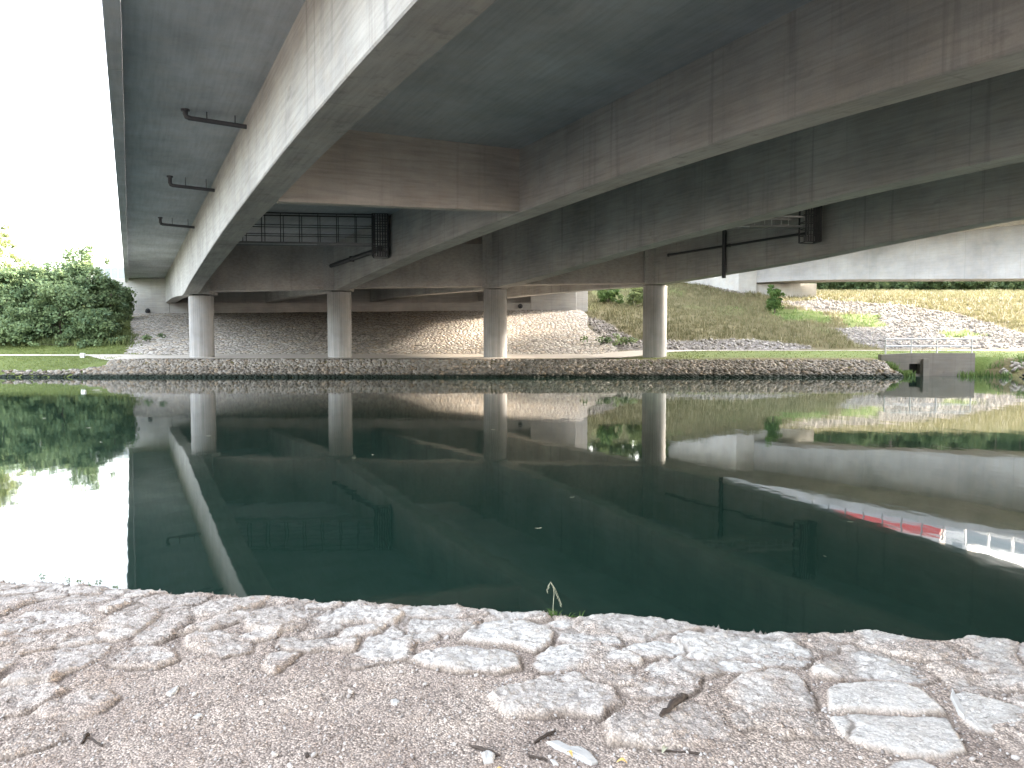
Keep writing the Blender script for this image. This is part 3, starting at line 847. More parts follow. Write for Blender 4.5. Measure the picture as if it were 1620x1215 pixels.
def bermpos(n, x0, x1, seed, s0=0.0, s1=1.0, lo=0.16, hi=0.32, left=False):
    r = np.random.default_rng(seed)
    x = x0 + (x1 - x0) * r.random(n); s = s0 + (s1 - s0) * r.random(n)
    y = 51.25 + s * 2.35
    z = zfar(x, y)
    sz = lo + (hi - lo) * r.random(n)
    return np.stack([x, y, z + sz * 0.1], 1), sz
pA, sA = bermpos(9000, -29, 27.0, 3, -0.05, 0.64, 0.10, 0.26)
pB, sB = bermpos(6500, -28, 26.0, 4, 0.62, 1.06, 0.08, 0.20)
pB[:, 2] -= 0.04
pA[:, 1] += np.where(pA[:, 0] > 24.5, 0.5, 0) * rng.random(len(pA))
pC, sC = bermpos(3600, -85, -26, 5, 0.22, 0.62, 0.08, 0.2)
pD, sD = bermpos(1500, 32.5, 90, 6, -0.05, 0.95, 0.14, 0.34)
pos = np.concatenate([pA, pB, pC, pD]); siz = np.concatenate([sA, sB, sC, sD])
tn = rng.random((len(pos), 3)); tn[:len(pA), 0] *= 0.55
tn[len(pA):len(pA) + len(pB), 0] = 0.2 + 0.6 * tn[len(pA):len(pA) + len(pB), 0]
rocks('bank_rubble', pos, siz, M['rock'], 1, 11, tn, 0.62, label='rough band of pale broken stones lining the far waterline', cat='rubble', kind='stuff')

# gravel stones scattered over the right-hand slope
N = 26000
x = 6 + 84 * rng.random(N); y = 63 + 45 * rng.random(N)
g, l = far_masks(x, y)
keep = (g > 0.3 + 0.5 * rng.random(N)) & ~((y > 64.3) & (y < 66.8))
x, y = x[keep], y[keep]
z = zfar(x, y) + 0.30 * fbm(x * 0.5, y * 0.5, 50) * sstep(66, 70, y)
sz = 0.07 + 0.16 * rng.random(len(x)) ** 2
tn = rng.random((len(x), 3)); tn[:, 0] = 0.35 + 0.65 * tn[:, 0]; tn[:, 1] *= 0.6
rocks('slope_stones', np.stack([x, y, z + sz * 0.25], 1), sz, M['rock'], 1, 12, tn, 0.7, label='loose pale stones covering the slope below the pale bridge', cat='stones', kind='stuff')

# ------------------------------------------------------------------ vegetation
def blades(name, px, py, pz, hmin, hmax, width, mat, per=5, spread=0.25, seed=3, **k):
    r = np.random.default_rng(seed); n = len(px) * per
    bx = np.repeat(px, per) + (r.random(n) - .5) * 2 * spread; by = np.repeat(py, per) + (r.random(n) - .5) * 2 * spread; bz = np.repeat(pz, per)
    h = hmin + (hmax - hmin) * r.random(n); a = r.random(n) * 6.283; w = width * (0.6 + 0.8 * r.random(n))
    lx = (r.random(n) - .5) * h * 0.9; ly = (r.random(n) - .5) * h * 0.9
    V = np.empty((n, 4, 3)); c, s = np.cos(a) * w / 2, np.sin(a) * w / 2
    V[:, 0] = np.stack([bx - c, by - s, bz - 0.03], 1); V[:, 1] = np.stack([bx + c, by + s, bz - 0.03], 1)
    V[:, 2] = np.stack([bx + c * .6 + lx * .5, by + s * .6 + ly * .5, bz + h * .6], 1); V[:, 3] = np.stack([bx + lx, by + ly, bz + h], 1)
    i = np.arange(n)[:, None] * 4
    F = np.concatenate([i + np.array([[0, 1, 2]]), i + np.array([[0, 2, 3]])])
    t = np.repeat(np.repeat(r.random(len(px)), per) * 0.65 + 0.35 * r.random(n), 4)
    return np_mesh(name, V.reshape(-1, 3), F, mat, attrs={'tint': np.stack([t, t, t], 1)}, **k)
def zf2(x, y): return zfar(x, y) + 0.30 * fbm(x * 0.5, y * 0.5, 50) * sstep(66, 70, y)

N = 30000
x = 6 + 90 * rng.random(N); y = 63.5 + 56 * rng.random(N) ** 1.1
g, l = far_masks(x, y)
k_ = (g < 0.25 + 0.35 * rng.random(N)) & (l < 0.65) & (y > 67.2) & ~in_poly(x, y, [(-50, 62), (9, 62), (7.6, 100), (-50, 100)])
blades('dry_meadow_grass', x[k_], y[k_], zf2(x[k_], y[k_]), 0.12, 0.5, 0.07, M['dry_grass'], 5, 0.3, 3, label='dry straw coloured meadow grass on the slope right of the bridge', cat='grass', kind='stuff')
N = 9000
x = 8 + 82 * rng.random(N); y = 53.8 + 54 * rng.random(N)
g, l = far_masks(x, y)
k_ = (l > 0.4 + 0.3 * rng.random(N)) & ~((y > 63.9) & (y < 66.9)) & (g < 0.5)
k_ &= ~((x > 26) & (x < 33.4) & (y < 55.6))
ks = k_ & (y < 66)
blades('verge_grass', x[ks], y[ks], zfar(x[ks], y[ks]), 0.03, 0.10, 0.06, M['lawn_grass'], 6, 0.3, 14, label='short green verge grass between the right-hand path and the waterline stones', cat='grass', kind='stuff')
k_ &= y > 66
blades('green_slope_plants', x[k_], y[k_], zf2(x[k_], y[k_]), 0.08, 0.38, 0.11, M['leaf_bright'], 5, 0.3, 4, label='fresh green weeds in patches on the right-hand slope', cat='weeds', kind='stuff')
N = 9000
x = -95 + 65 * rng.random(N); y = 52.7 + 22 * rng.random(N)
k_ = ~((y > 59.7) & (y < 61.8)) & (x + 0.47 * np.clip(y - 62.6, 0, 30) < -28.0)
blades('lawn_grass', x[k_], y[k_], zfar(x[k_], y[k_]), 0.04, 0.16, 0.06, M['lawn_grass'], 6, 0.3, 5, label='short mown grass on the left bank below the bushes', cat='grass', kind='stuff')
N = 1500
x = -62 + 31 * rng.random(N); y = 65.6 + 5.5 * rng.random(N)
k_ = x + 0.47 * np.clip(y - 62.6, 0, 30) < -30.5
blades('rank_weeds', x[k_], y[k_], zfar(x[k_], y[k_]), 0.15, 0.7, 0.13, M['leaf_weed'], 7, 0.35, 16, label='rank weeds at the foot of the hedge on the left bank', cat='weeds', kind='stuff')
# rank growth along the waterline by the outlet
N = 420
x = np.concatenate([26.4 + 1.5 * rng.random(150), 31.2 + 45 * rng.random(N) ** 1.3]); y = np.concatenate([53.6 + 1.0 * rng.random(150), 52.4 + 2.2 * rng.random(N)])
k_ = fbm(x * 0.5, y * 0.5, 61) > -0.05
blades('waterline_reeds', x[k_], y[k_], np.maximum(zfar(x[k_], y[k_]), 0.0), 0.12, 0.5, 0.08, M['leaf_bright'], 9, 0.25, 6, label='rank green growth at the waterline around the outlet wall', cat='reeds', kind='stuff')

def leaves(centers, radii, per, size, seed, parent, mat, name='crown', hang=0.0):
    r = np.random.default_rng(seed)
    C = np.repeat(centers, per, 0); RR = np.repeat(radii, per, 0)
    n = len(C)
    d = r.normal(size=(n, 3)); d /= np.linalg.norm(d, axis=1)[:, None]
    rad = r.random((n, 1)) ** 0.45
    P = C + d * rad * RR
    nrm = r.normal(size=(n, 3)) + np.array([0, 0, 0.7]); nrm /= np.linalg.norm(nrm, axis=1)[:, None]
    t1 = np.cross(nrm, r.normal(size=(n, 3))); t1 /= np.linalg.norm(t1, axis=1)[:, None]; t2 = np.cross(nrm, t1)
    s = size * (0.6 + 0.8 * r.random((n, 1)))
    V = np.stack([P - t1 * s * 0.5, P + t2 * s * 0.32, P + t1 * s * 0.5, P - t2 * s * 0.32], 1)
    F = np.arange(n * 4).reshape(n, 4)
    cl = np.repeat(r.random(len(centers)), per)
    t = np.clip(0.55 * cl + 0.45 * r.random(n), 0, 1); t = np.repeat(t, 4)
    return np_mesh(name, V.reshape(-1, 3), F, mat, parent, attrs={'tint': np.stack([t, t, t], 1)})

def tree(name, loc_, H, W, seed, mat, label, cat, group, clumps=60, per=110, size=0.28, low=0.15, crown_r=(0.9, 0.7), tr=0.16, stems=1, depth=None):
    r = np.random.default_rng(seed)
    t = empty(name, loc_, r.random() * 6.28, label=label, cat=cat, group=group)
    mb = MB()
    tips = []
    for s in range(stems):
        b0 = Vector((r.normal() * 0.25 * (stems > 1), r.normal() * 0.25 * (stems > 1), -0.2)); lean = Vector((r.normal() * 0.08, r.normal() * 0.08, 1)) + (Vector((b0.x, b0.y, 0)) * 0.35)
        pts = [b0 + Vector((lean.x * H * q * 0.8, lean.y * H * q * 0.8, H * 0.82 * q)) + Vector((r.normal() * .12 * q, r.normal() * .12 * q, 0)) for q in (0, .2, .4, .6, .8, 1)]
        mb.tube(pts, [tr * (1 - 0.14 * q) if q else tr * 1.3 for q in range(6)], 8)
        for q in range(7):
            i = r.integers(1, 5); p = pts[i].lerp(pts[i + 1], r.random()); a = r.random() * 6.28; ln = W * (0.5 + 0.4 * r.random()) * (1.15 - 0.16 * i)
            e = p + Vector((math.cos(a) * ln, math.sin(a) * ln, ln * (0.35 + 0.5 * r.random())))
            mid = p.lerp(e, 0.5) + Vector((0, 0, ln * 0.08))
            mb.tube([p, mid, e], [tr * 0.42, tr * 0.28, tr * 0.1], 6); tips.append(e)
    mb.build('trunk', M['bark'], t, smooth=True)
    C = []
    for q in range(clumps):
        h = low + (1 - low) * r.random() ** 0.85
        prof = math.sin(math.pi * min(1, (0.12 + 0.88 * (1 - (h - low) / (1 - low))) ** 0.75 * 0.62 + 0.0)) if True else 1
        rr = W * prof * math.sqrt(r.random()) * (0.85 + 0.35 * r.random())
        a = r.random() * 6.283
        lump = 0.72 + 0.6 * float(vnoise(np.array(a * 1.3 + seed), np.array(h * 4.0 + seed * 1.7), 77))
        if r.random() < 0.16: lump *= 1.22; h *= 1.06
        C.append((math.cos(a) * rr * lump, math.sin(a) * rr * lump, h * H * (0.86 + 0.28 * float(vnoise(np.array(a * 1.1 + seed * 3), np.array(seed * 2.1), 78)))))
    C += [tuple(e) for e in tips if e.z < H]
    C = np.array(C); RR = (crown_r[0] + (crown_r[1] * r.random((len(C), 1)))) * np.array([[1, 1, 0.75]]) * (0.45 + 0.45 * r.random((len(C), 1)))
    leaves(C, RR, per, size, seed + 5, t, mat)
    return t

def dup(root, loc_, rz, sc, label, group=None):
    q = root.copy(); COL.objects.link(q); q.location = loc_; q.rotation_euler = (0, 0, rz); q.scale = (sc, sc, sc); q['label'] = label
    if group: q['group'] = group
    for ch in list(root.children):
        c = ch.copy(); COL.objects.link(c); c.parent = q
    return q

def zf(x, y): return float(zfar(x, y))
GB = 'bushes and trees on the left bank'
for (px, Y, H, W, seed, mt, lab, nm) in (
        (-14, 82, 9.6, 3.0, 21, 'leaf_tree', 'tall light green tree at the far left edge of the view', 'deciduous_tree'),
        (-75, 84, 11.5, 3.6, 27, 'leaf_tree', 'broad tree on the left bank beyond the left edge tree', 'deciduous_tree'),
        (60, 70, 6.0, 3.0, 22, 'leaf_bush', 'rounded dark green bush second from the left edge above the lawn', 'bush'),
        (126, 72, 6.8, 2.9, 23, 'leaf_bush', 'large leafy bush with the highest top between the left tree and the bridge', 'bush'),
        (12, 69, 6.0, 3.0, 25, 'leaf_bush', 'spreading green bush at the left edge in front of the tall tree', 'bush'),
        (100, 68, 4.6, 2.5, 24, 'leaf_bush', 'low bush with visible thin stems at the foot of the large leafy bush', 'bush'),
        (168, 73, 4.4, 1.6, 26, 'leaf_bush', 'narrow bush right beside the left end of the abutment', 'bush'),
        (188, 80, 3.0, 1.2, 28, 'leaf_bush', 'small bush filling the corner under the glazed barrier', 'bush'),
        (30, 66.8, 2.6, 2.2, 51, 'leaf_bush', 'low spreading bush at the foot of the hedge, left of the low stemmed bush', 'bush'),
        (150, 67.5, 2.4, 1.9, 52, 'leaf_bush', 'low spreading bush at the foot of the hedge nearest the stone slope', 'bush'),
        (-40, 73, 6.6, 3.2, 29, 'leaf_bush', 'bush continuing the hedge beyond the left edge', 'bush')):
    X = (px - 810) / FPX * Y
    big = nm == 'deciduous_tree'
    tree(nm, (X, Y, zf(X, Y)), H, W, seed, M[mt], lab, 'tree' if big else 'bush', GB, clumps=190 if big else 170, per=62, size=0.26, crown_r=(0.5, 0.75), low=0.2 if big else 0.06, stems=1 if big else 3, tr=0.2 if big else 0.09)
# shrubs right of the bridge
for (px, Y, H, W, seed, lab) in ((1222, 86, 3.1, 0.75, 31, 'upright green shrub in front of the pale abutment'),
                                 (962, 92, 2.3, 1.7, 32, 'green shrub at the top of the grass slope left of the right-hand column'),
                                 (1006, 90, 2.6, 1.0, 33, 'green shrub half hidden behind the right-hand column'),
                                 (940, 108, 5.6, 3.0, 34, 'broad shrub on the crest behind the abutment, left of the right-hand column'),
                                 (985, 111, 6.0, 3.0, 35, 'tall shrub on the crest directly left of the right-hand column'),
                                 (1040, 110, 5.6, 3.0, 36, 'tall shrub on the crest directly behind the right-hand column')):
    X = (px - 810) / FPX * Y
    tree('shrub', (X, Y, zf(X, Y) - (0.1 if Y < 100 else 1.3)), H, W, seed, M['leaf_bright'] if px in (1222, 962) else M['leaf_tree'], lab, 'shrub', 'shrubs on the right slope', clumps=26 if Y < 100 else 150, per=90, size=0.2 if Y < 100 else 0.3, low=0.08 if Y < 100 else 0.02, crown_r=(0.32, 0.35) if Y < 100 else (0.6, 0.5), tr=0.04, stems=4)
# a low clump of leaves on the stones by the left column, and one at the right foot of the paving
for (x, y, n, lab) in ((-35.3, 66.2, 26, 'low green plant creeping over the stone slope beside the left column'), (9.2, 66.8, 14, 'low dark weed growing in the stones left of the right-hand column')):
    g = empty('creeping_plant', (x, y, 1.42 + (5.75 - 1.42) * (y - 62.6) / 21.7), 0, label=lab, cat='plant')
    r = np.random.default_rng(int(n)); C = np.stack([r.normal(size=n) * 1.0, r.normal(size=n) * 0.8, 0.1 + 0.2 * r.random(n)], 1)
    C[:, 2] += 0.2 * C[:, 1] + 0.18
    if x < 0: C[:, 0] += C[:, 1] * 1.1
    leaves(C, np.full((n, 1), 0.42) * np.array([[1, 1, 0.7]]), 45, 0.22, n, g, M['leaf_bush'], 'foliage')
    mb = MB()
    for q in range(6): mb.tube([(0, 0, -0.05), tuple(C[q] * 0.6), tuple(C[q])], [0.02, 0.015, 0.006], 5)
    mb.build('stem', M['bark'], g)

# forest behind the right-hand meadow: dark pines over an understorey
GF = 'forest trees behind the right-hand meadow'
protos = []
for q in range(3):
    X, Y = 42 + 4 * q, 131.0
    r = np.random.default_rng(70 + q)
    t = empty('pine_tree', (X, Y, zf(X, Y)), 0, label='dark pine trunk at the edge of the forest under the pale bridge', cat='tree', group=GF)
    mb = MB(); mb.tube([(0, 0, -0.3), (0.05, 0, 5), (0.1 * q, 0.1, 10), (0, 0, 15)], [0.26, 0.22, 0.17, 0.06], 10)
    for z in np.arange(3.0, 14, 0.8):
        a = r.random() * 6.28; ln = (1.2 + 1.4 * r.random()) * (1 - (z - 3) / 16)
        mb.tube([(0, 0, z), (math.cos(a) * ln, math.sin(a) * ln, z + 0.2)], [0.05, 0.015], 5)
    mb.build('trunk', M['bark'], t, smooth=True)
    C = []
    for w in range(46):
        h = 4.5 + 11 * r.random(); rr = 2.4 * (1 - (h - 4.5) / 13) * math.sqrt(r.random()); a = r.random() * 6.28
        C.append((math.cos(a) * rr, math.sin(a) * rr, h))
    leaves(np.array(C), np.full((46, 1), 0.9) * np.array([[1, 1, 0.45]]), 60, 0.34, 90 + q, t, M['leaf_pine'])
    protos.append(t)
r = np.random.default_rng(5)
for q in range(46):
    X = 40 + 78 * (q + r.random()) / 46; Y = 128 + 12 * r.random()
    dup(protos[q % 3], (X, Y, zf(X, Y)), r.random() * 6.28, 0.85 + 0.35 * r.random(), 'dark pine trunk at the edge of the forest under the pale bridge')
for q in range(44):
    X = 34 + 100 * (q + r.random()) / 44; Y = 140 + 8 * r.random()
    dup(protos[q % 3], (X, Y, zf(X, Y) - 1.2), r.random() * 6.28, 0.62 + 0.12 * r.random(), 'small dense pine deeper in the forest under the pale bridge')
ub = tree('forest_shrub', (56, 125.5, zf(56, 125.5)), 3.2, 2.0, 41, M['leaf_forest'], 'leafy green shrub at the forest edge under the pale bridge', 'shrub', 'shrubs at the forest edge', clumps=30, per=70, size=0.32, low=0.06, crown_r=(0.6, 0.4), tr=0.05, stems=3)
for q in range(64):
    X = 41 + 78 * (q + 0.8 * r.random()) / 64; Y = 124.5 + 8 * r.random()
    dup(ub, (X, Y, zf(X, Y)), r.random() * 6.28, 0.75 + 0.55 * r.random(), 'leafy green shrub at the forest edge under the pale bridge')

for q in range(38):
    X = 40 + 92 * (q + 0.8 * r.random()) / 38; Y = 133.5 + 4 * r.random()
    dup(ub, (X, Y, zf(X, Y)), r.random() * 6.28, 1.7 + 0.5 * r.random(), 'tall leafy shrub between the pine trunks under the pale bridge')
# ------------------------------------------------------------------ near bank
ZN = 0.75
edge_px = [(-160, 904), (0, 912), (60, 912), (110, 916), (217, 923), (300, 929), (380, 935), (440, 934), (480, 937), (520, 942), (560, 938), (610, 940), (660, 948), (720, 947), (770, 954), (800, 957), (860, 956), (900, 966), (930, 968), (975, 961), (1010, 964), (1080, 974), (1110, 978), (1180, 986), (1240, 992), (1270, 993), (1330, 989), (1378, 988), (1410, 994), (1450, 1000), (1500, 998), (1560, 1002), (1620, 1004), (1760, 1016)]
E_ = np.array([on_z(px, py, ZN) for px, py in edge_px])
sl = (E_[-1, 1] - E_[0, 1]) / (E_[-1, 0] - E_[0, 0])
ex = np.concatenate([[-200], E_[:, 0], [200]]); ey = np.concatenate([[E_[0, 1] + sl * (-200 - E_[0, 0]) * 0.0 + 3], E_[:, 1], [E_[-1, 1] - 0.8]])
def edge_y(x): return np.interp(x, ex, ey)

def Z(k, ox, oy, pts): return [(ox + a / k, oy + c / k) for a, c in pts]
S = []
r4 = lambda p: S.append(Z(3.375, 1140, 940, p))
r4([(582, 490), (640, 465), (800, 452), (960, 458), (1060, 490), (1150, 550), (1195, 592), (1040, 598), (880, 594), (720, 592), (582, 586)])
r4([(598, 618), (700, 612), (890, 616), (1210, 618), (1245, 690), (1300, 800), (1180, 825), (1000, 820), (780, 775), (680, 740), (630, 680)])
r4([(880, 920), (960, 870), (1080, 850), (1130, 880), (1170, 928), (1100, 960), (900, 960)])
r4([(1265, 525), (1330, 510), (1450, 540), (1590, 580), (1680, 620), (1680, 680), (1500, 690), (1380, 680), (1330, 640), (1290, 580)])
r4([(1105, 355), (1180, 340), (1270, 345), (1340, 380), (1420, 440), (1540, 480), (1520, 500), (1380, 500), (1270, 470), (1190, 410)])
r4([(1240, 235), (1290, 205), (1400, 205), (1520, 225), (1590, 245), (1560, 290), (1620, 350), (1640, 420), (1480, 370), (1400, 310), (1330, 270)])
r4([(1600, 245), (1720, 240), (1720, 340), (1630, 320)])
r4([(500, 370), (560, 320), (650, 290), (780, 280), (900, 320), (1000, 350), (1090, 390), (1140, 410), (1060, 430), (940, 425), (760, 405), (600, 405), (510, 400)])
r4([(670, 205), (740, 170), (800, 170), (930, 195), (1050, 220), (1190, 245), (1270, 300), (1260, 335), (1050, 320), (900, 290), (720, 240)])
r4([(0, 158), (60, 155), (180, 175), (280, 170), (350, 180), (440, 210), (420, 240), (250, 220), (100, 190), (0, 178)])
r4([(100, 420), (170, 385), (320, 390), (430, 430), (470, 500), (480, 560), (430, 580), (300, 590), (180, 590), (80, 540), (40, 490)])
r4([(1540, 520), (1590, 500), (1700, 520), (1700, 590), (1600, 560)])
S.append([(1066, 1005), (1088, 996), (1140, 995), (1200, 1003), (1240, 1008), (1279, 1017), (1281, 1035), (1262, 1042), (1214, 1042), (1170, 1032), (1130, 1038), (1095, 1032), (1082, 1020)])
r3 = lambda p: S.append(Z(4.0, 760, 920, p))
r3([(815, 840), (900, 800), (1050, 790), (1140, 760), (1350, 740), (1480, 790), (1560, 870), (1550, 940), (1400, 980), (1200, 1000), (1000, 980), (830, 950)])
r3([(980, 560), (1060, 510), (1150, 460), (1260, 440), (1340, 480), (1370, 560), (1370, 620), (1300, 680), (1100, 690), (980, 680), (920, 640)])
r3([(590, 220), (680, 195), (820, 175), (910, 170), (990, 205), (1180, 220), (1330, 240), (1370, 262), (1250, 290), (1150, 300), (1040, 345), (940, 330), (800, 290), (640, 280), (590, 250)])
r3([(340, 480), (420, 400), (500, 385), (700, 385), (850, 410), (980, 440), (1000, 480), (900, 500), (640, 510), (450, 525), (380, 520)])
r3([(150, 770), (60, 680), (200, 620), (400, 570), (600, 555), (720, 580), (830, 650), (860, 720), (760, 790), (560, 770), (350, 790), (200, 800)])
r3([(-60, 195), (20, 145), (140, 155), (280, 150), (420, 170), (430, 200), (250, 205), (60, 210)])
r3([(900, 400), (980, 370), (1120, 360), (1230, 375), (1280, 410), (1200, 430), (1080, 440), (1000, 430)])
S.append([(735, 1004), (750, 988), (772, 976), (835, 975), (862, 984), (875, 996), (868, 1008), (845, 1020), (815, 1012), (780, 1008)])
S.append([(650, 1032), (675, 1022), (740, 1018), (790, 1020), (815, 1030), (820, 1045), (790, 1050), (730, 1050), (680, 1042)])
r2 = lambda p: S.append(Z(4.0, 380, 920, p))
r2([(690, 480), (740, 420), (800, 330), (880, 270), (960, 255), (1020, 290), (1020, 320), (1080, 300), (1085, 360), (1060, 440), (900, 460), (740, 490)])
r2([(160, 480), (200, 430), (290, 405), (370, 410), (330, 450), (270, 480), (210, 530)])
r2([(270, 330), (400, 310), (560, 300), (700, 300), (745, 330), (720, 390), (600, 380), (450, 395), (320, 390), (260, 370)])
r2([(50, 270), (60, 190), (150, 130), (280, 110), (420, 110), (500, 140), (450, 190), (390, 240), (340, 270), (250, 290), (120, 280)])
r2([(480, 200), (560, 150), (650, 105), (760, 80), (880, 105), (980, 140), (900, 170), (1030, 190), (960, 240), (800, 220), (600, 240)])
r2([(1060, 240), (1110, 205), (1280, 215), (1500, 215), (1470, 270), (1380, 290), (1200, 290), (1080, 280)])
r2([(1000, 135), (1170, 125), (1350, 135), (1480, 145), (1540, 180), (1400, 200), (1200, 190), (1060, 190)])
r1 = lambda p: S.append(Z(3.627, 0, 880, p))
r1([(-120, 335), (0, 305), (100, 265), (250, 220), (180, 190), (60, 200), (-120, 235)])
r1([(40, 390), (60, 340), (150, 310), (300, 280), (420, 300), (520, 330), (500, 355), (380, 375), (200, 400)])
r1([(110, 530), (150, 450), (260, 420), (390, 420), (380, 450), (300, 490), (200, 510)])
r1([(30, 690), (120, 640), (250, 580), (330, 520), (450, 480), (560, 470), (610, 480), (570, 540), (480, 600), (360, 640), (280, 690), (150, 700)])
r1([(-100, 750), (0, 730), (150, 715), (300, 705), (350, 740), (260, 800), (130, 855), (0, 880), (-100, 890)])
r1([(560, 370), (640, 320), (760, 290), (900, 300), (910, 325), (830, 370), (780, 420), (680, 400)])
r1([(800, 420), (870, 370), (950, 310), (1070, 280), (1080, 320), (1040, 390), (940, 450), (860, 470), (790, 460)])
r1([(580, 290), (570, 230), (650, 210), (750, 205), (740, 250), (680, 280), (610, 300)])
r1([(640, 550), (720, 500), (850, 480), (980, 500), (990, 560), (900, 590), (760, 600), (660, 590)])
r1([(1080, 440), (1180, 400), (1300, 420), (1420, 440), (1420, 510), (1300, 530), (1150, 500), (1080, 480)])
r1([(-60, 1100), (0, 1090), (60, 1030), (180, 980), (320, 970), (350, 1000), (220, 1050), (80, 1090)])
r1([(240, 850), (330, 800), (480, 760), (620, 740), (640, 790), (560, 860), (400, 880), (280, 880)])
r1([(270, 155), (400, 145), (560, 165), (560, 190), (400, 190), (280, 180)])
r1([(800, 235), (900, 198), (1050, 208), (1180, 220), (1120, 250), (960, 260), (840, 250)])
r1([(0, 160), (120, 150), (240, 160), (200, 180), (60, 190), (-40, 190)])
r1([(-60, 640), (-20, 560), (60, 520), (100, 540), (40, 600), (-10, 660)])
GS = [np.array([on_z(px, py, ZN) for px, py in p]) for p in S]
# more of the same laid stone beyond both sides of the view
r = np.random.default_rng(12)
for side in (-1, 1):
    for q in range(16):
        cx = side * (2.75 + 0.42 * (q % 4) + 0.15 * r.random()) - (0.45 if side < 0 else 0.0); cy = edge_y(cx) - 0.28 - 0.42 * (q // 4) + 0.06 * r.normal()
        a = np.sort(r.random(9) * 6.283); rr = 0.17 + 0.05 * r.random(9)
        GS.append(np.stack([cx + rr * np.cos(a) * 1.15, cy + rr * np.sin(a) * 0.85], 1))

def polyin(c):
    return max(float(sdist(np.array(c[0]), np.array(c[1]), [tuple(w) for w in p])) for p in GS)
r = np.random.default_rng(31); nfill = 0
for q in range(900):
    cx = -3.6 + 6.6 * r.random(); band = 0.62 + 0.5 * float(sstep(-0.2, 1.6, cx)) + 0.25 * float(sstep(-1.0, -2.4, cx))
    cy = float(edge_y(cx)) - 0.05 - band * r.random() ** 1.3
    dd = -polyin((cx, cy))
    if dd < 0.045: continue
    rad = min(dd + 0.015, 0.19); n = 9; a = (np.arange(n) + 0.6 * r.random(n)) / n * 6.283
    rr = rad * (0.72 + 0.45 * r.random(n)); th = 0.5 * r.normal() + (0.5 if cx < -0.5 else -0.1)
    ux, uy = rr * np.cos(a) * 1.35, rr * np.sin(a) * 0.8
    GS.append(np.stack([cx + ux * math.cos(th) - uy * math.sin(th), np.minimum(cy + ux * math.sin(th) + uy * math.cos(th), float(edge_y(cx)) - 0.01)], 1)); nfill += 1
    if nfill > 150: break
step = 0.0072
gx = np.arange(-4.3, 4.3, step); gy = np.arange(1.9, 4.9, step)
X, Y = np.meshgrid(gx, gy, indexing='ij')
wx = X + 0.030 * fbm(X * 9, Y * 9, 1, 3) + 0.012 * fbm(X * 45, Y * 45, 3, 2)
wy = Y + 0.030 * fbm(X * 9 + 5, Y * 9, 2, 3) + 0.012 * fbm(X * 45 + 7, Y * 45, 4, 2)
wx2 = X + 0.026 * fbm(X * 7, Y * 7, 1, 2); wy2 = Y + 0.026 * fbm(X * 7 + 5, Y * 7, 2, 2)
base = ZN - 0.028 + 0.018 * fbm(X * 4.5, Y * 4.5, 71, 3) + 0.02 * fbm(X * 1.3, Y * 1.3, 5) + 0.010 * fbm(X * 28, Y * 28, 6, 3) + 0.006 * fbm(X * 90, Y * 90, 8, 2)
Hh = base.copy(); ST = np.zeros_like(X); TI = np.zeros_like(X); SOIL_SHADE = np.zeros_like(X)
rough1 = fbm(X * 7, Y * 7, 11, 5); rough2 = np.abs(fbm(X * 16 + 0.4 * Y * 16, Y * 30 - 6 * X, 13, 4))
cover = fbm(X * 5, Y * 5, 15, 4)
dist_edge = edge_y(X) - Y                           # metres back from the water's edge
